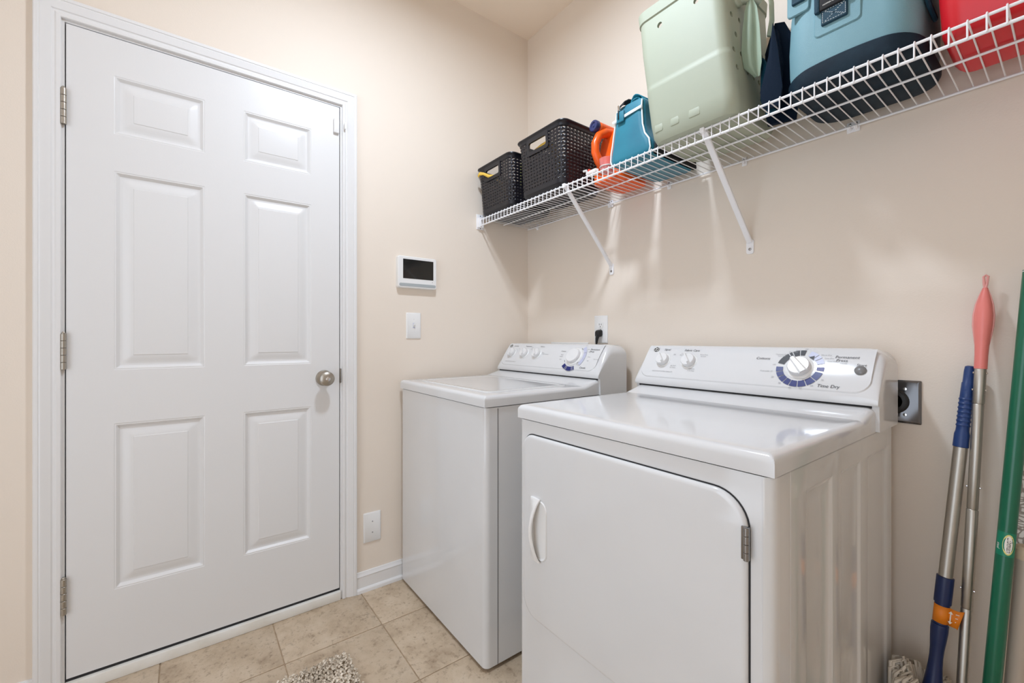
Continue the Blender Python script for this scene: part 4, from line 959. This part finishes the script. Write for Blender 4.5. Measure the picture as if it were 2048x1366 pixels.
for k in range(3): ar.add([arp(*p) for p in ((.008 , .011 - k * .009), (.014 - k * .002, .012 - k * .009), (.014 - k * .002, .0135 - k * .009), (.008, .0125 - k * .009))], [(0, 1, 2, 3)])
ar.build('sticker_arrow', 'white_p', so2)
# strands
st = MB(); H0 = Q(D0 + .298)
MB().lathe([(0, .0), (.030, 0), (.045, -.010), (.045, -.03), (.03, -.04), (0, -.04)], H0 + Vector((0, 0, .005)), (0, 0, 1), 20).build('mop_clamp', 'navy_h', mop)
rnd = random.Random(3)
for k in range(150):
    a = rnd.uniform(0, 2 * math.pi); r0 = rnd.uniform(.022, .046); spread = rnd.uniform(.05, .085)
    e = Vector((math.cos(a), math.sin(a), 0)); e2 = Vector((e.x * .75, min(e.y, .9), 0))
    p0 = H0 + e * r0 + Vector((0, 0, .006 + rnd.uniform(-.004, .008)))
    rise = rnd.uniform(.005, .030) + max(0, -e.x) * .035
    pts_ = [p0, p0 + e2 * .018 + Vector((0, 0, rise)), p0 + e2 * spread * .55 + Vector((0, 0, rise * .8)), p0 + e2 * spread * .9 + Vector((rnd.uniform(-.01, .01), rnd.uniform(-.01, .01), -.06)), p0 + e2 * spread * 1.0 + Vector((rnd.uniform(-.015, .015), rnd.uniform(-.015, .015), -.22))]
    for p in pts_: p.y = min(p.y, -.026); p.x = min(1.698, max(p.x, dx1 + .012)); p.z = max(p.z, .006)
    st.tube(pts_, [.0028, .0036, .0038, .0036, .003], 5)
tag(st.build('strands', 'mop', mop, smooth=80), kind='stuff')

# green pole
gpol = thing('green_broom', 'green broom handle with yellow and white sticker by the ironing board', 'broom', (1.76, -.17, 0))
A3 = Vector((1.8276, -.050, 1.2545)); B3 = Vector((1.7548, -.145, .02)); v3 = (A3 - B3).normalized(); L3 = (A3 - B3).length
G = lambda d: A3 - v3 * d
MB().tube([G(0), G(L3 - .13)], .0145, 24).build('handle', 'green', gpol)
MB().tube([G(-.040), G(-.038), G(-.004), G(.0), G(.004)], [.006, .0098, .0105, .0142, .0148], 20).build('hanger_cap', 'plastic_w', gpol)
hb = G(L3 - .02)
MB().loft([[(hb.x + p[0], hb.y + p[1], z) for p in rrect(-.05 * k, .05 * k, -.02, .02, .012, 4)] for z, k in ((.10, .45), (.13, .5), (.155, .4))]).build('broom_head', 'green', gpol)
br = MB(); 
for k in range(60):
    x_ = hb.x + rnd.uniform(-.028, .028); y_ = hb.y + rnd.uniform(-.014, .014); br.tube([(x_, y_, .105), (x_ + rnd.uniform(-.02, .02), min(-.03, y_ + rnd.uniform(-.012, .012)), .002)], .0012, 4)
tag(br.build('bristles', 'tag_y', gpol), kind='stuff')
gs = Vector((1, 0, 0)) - v3 * v3.x; gs.normalize(); gn = gs.cross(v3).normalized()
if gn.y > 0: gn = -gn
def gwrap(a, d, r_): return G(d) + gs * math.sin(a) * r_ + gn * math.cos(a) * r_
lab = MB().grid(linspace(-1.05, 1.25, 14), (.580, .632), lambda a, d: gwrap(a, d, .0148)).build('sticker', 'tag_g', gpol, smooth=80)
el = MB(); cpts = [gwrap(.35 + math.cos(t) * .62, .606 + math.sin(t) * .0225, .01495) for t in [2 * math.pi * k / 28 for k in range(28)]]
el.add([gwrap(.35, .606, .0150)] + cpts, [(0, k + 1, (k + 1) % 28 + 1) for k in range(28)]); el.build('sticker_oval', 'tag_y', lab, smooth=80)
el = MB(); cpts = [gwrap(.35 + math.cos(t) * .42, .606 + math.sin(t) * .0195, .0151) for t in [2 * math.pi * k / 28 for k in range(28)]]
el.add([gwrap(.35, .606, .0151)] + cpts, [(0, k + 1, (k + 1) % 28 + 1) for k in range(28)]); el.build('sticker_leaf', 'white_p', lab, smooth=80)
v, f = text_verts('Libman', .0125, .2); tx = MB(); tx.add([gwrap(.42 + p[1] / .0148, .606 + p[0] * .92, .0153) for p in v], f); tx.build('sticker_lettering', 'print_k', lab)
v, f = text_verts('steel', .008, .2); tx = MB(); tx.add([gwrap(-.72 + p[1] / .0148, .612 + p[0] * .9, .0151) for p in v], f); tx.build('sticker_small_text', 'white_p', lab)

# ironing board at the right edge
ib = thing('ironing_board', 'folded ironing board with grey scroll print cover leaning at the right edge', 'ironing board', (1.98, -.12, 0))
nose = [(1.800, .63), (1.8035, .72), (1.812, .88), (1.832, 1.02), (1.865, 1.25), (1.91, 1.45), (1.95, 1.53), (1.99, 1.555), (2.03, 1.53), (2.07, 1.45), (2.115, 1.25), (2.148, 1.02), (2.168, .88), (2.1765, .72), (2.18, .63)]
nin = [(1.99 + (x - 1.99) * .975, 1.08 + (z - 1.08) * .99) for x, z in nose]
MB().loft([[(p[0], -.018, p[1]) for p in nin], [(p[0], -.022, p[1]) for p in nose], [(p[0], -.042, p[1]) for p in nose], [(p[0], -.048, p[1]) for p in nin]]).build('board_cover', 'paisley', ib, smooth=50)
MB().tube([(1.8195, -.068, .640), (1.8185, -.070, .60), (1.787, -.115, .005)], .0160, 20).build('leg', 'taupe', ib)
MB().tube([(1.8190, -.069, .618), (1.8195, -.068, .640), (1.8197, -.068, .646)], [.0188, .0188, .014], 20).build('leg_cap', 'beige_pl', ib)
MB().tube([(2.12, -.068, .640), (2.15, -.115, .005)], .0160, 16).build('leg', 'taupe', ib)
MB().tube([(1.8195, -.066, .632), (2.12, -.066, .632)], .008, 12).build('cross_bar', 'taupe', ib)

# ------------------------------------------------------------------ shaggy floor mat (its corner shows at the bottom edge)
rug = thing('shag_mat', 'shaggy pale grey beige mat on the tiles in front of the washer', 'mat', (.72, -1.45, 0))
MB().prism(rrect(.362, .98, -1.72, -1.105, .01, 3), .0005, .008).build('mat_base', 'rugbase', rug)
pile = MB(); rnd = random.Random(11)
nx, ny = 88, 88
for i in range(nx):
    for k in range(ny):
        x_ = .358 + (.625) * (i + rnd.random()) / nx; y_ = -1.101 - .622 * (k + rnd.random()) / ny
        a = rnd.uniform(0, 6.283); l = rnd.uniform(.006, .012); hh = rnd.uniform(.010, .019); e = Vector((math.cos(a), math.sin(a), 0)); s_ = Vector((-e.y, e.x, 0)) * .0036
        p = Vector((x_, y_, .004)); m1 = p + e * l * .4 + Vector((0, 0, hh)); t_ = p + e * l + Vector((0, 0, hh * .8))
        pile.add([p - s_, p + s_, m1 + s_, m1 - s_, t_ + s_ * .7, t_ - s_ * .7, m1 + Vector((0, 0, .002))], [(0, 1, 2, 3), (3, 2, 4, 5), (2, 6, 4), (3, 5, 6), (5, 4, 6)])
tag(pile.build('pile', 'pile', rug, smooth=0, fix=False), kind='stuff')
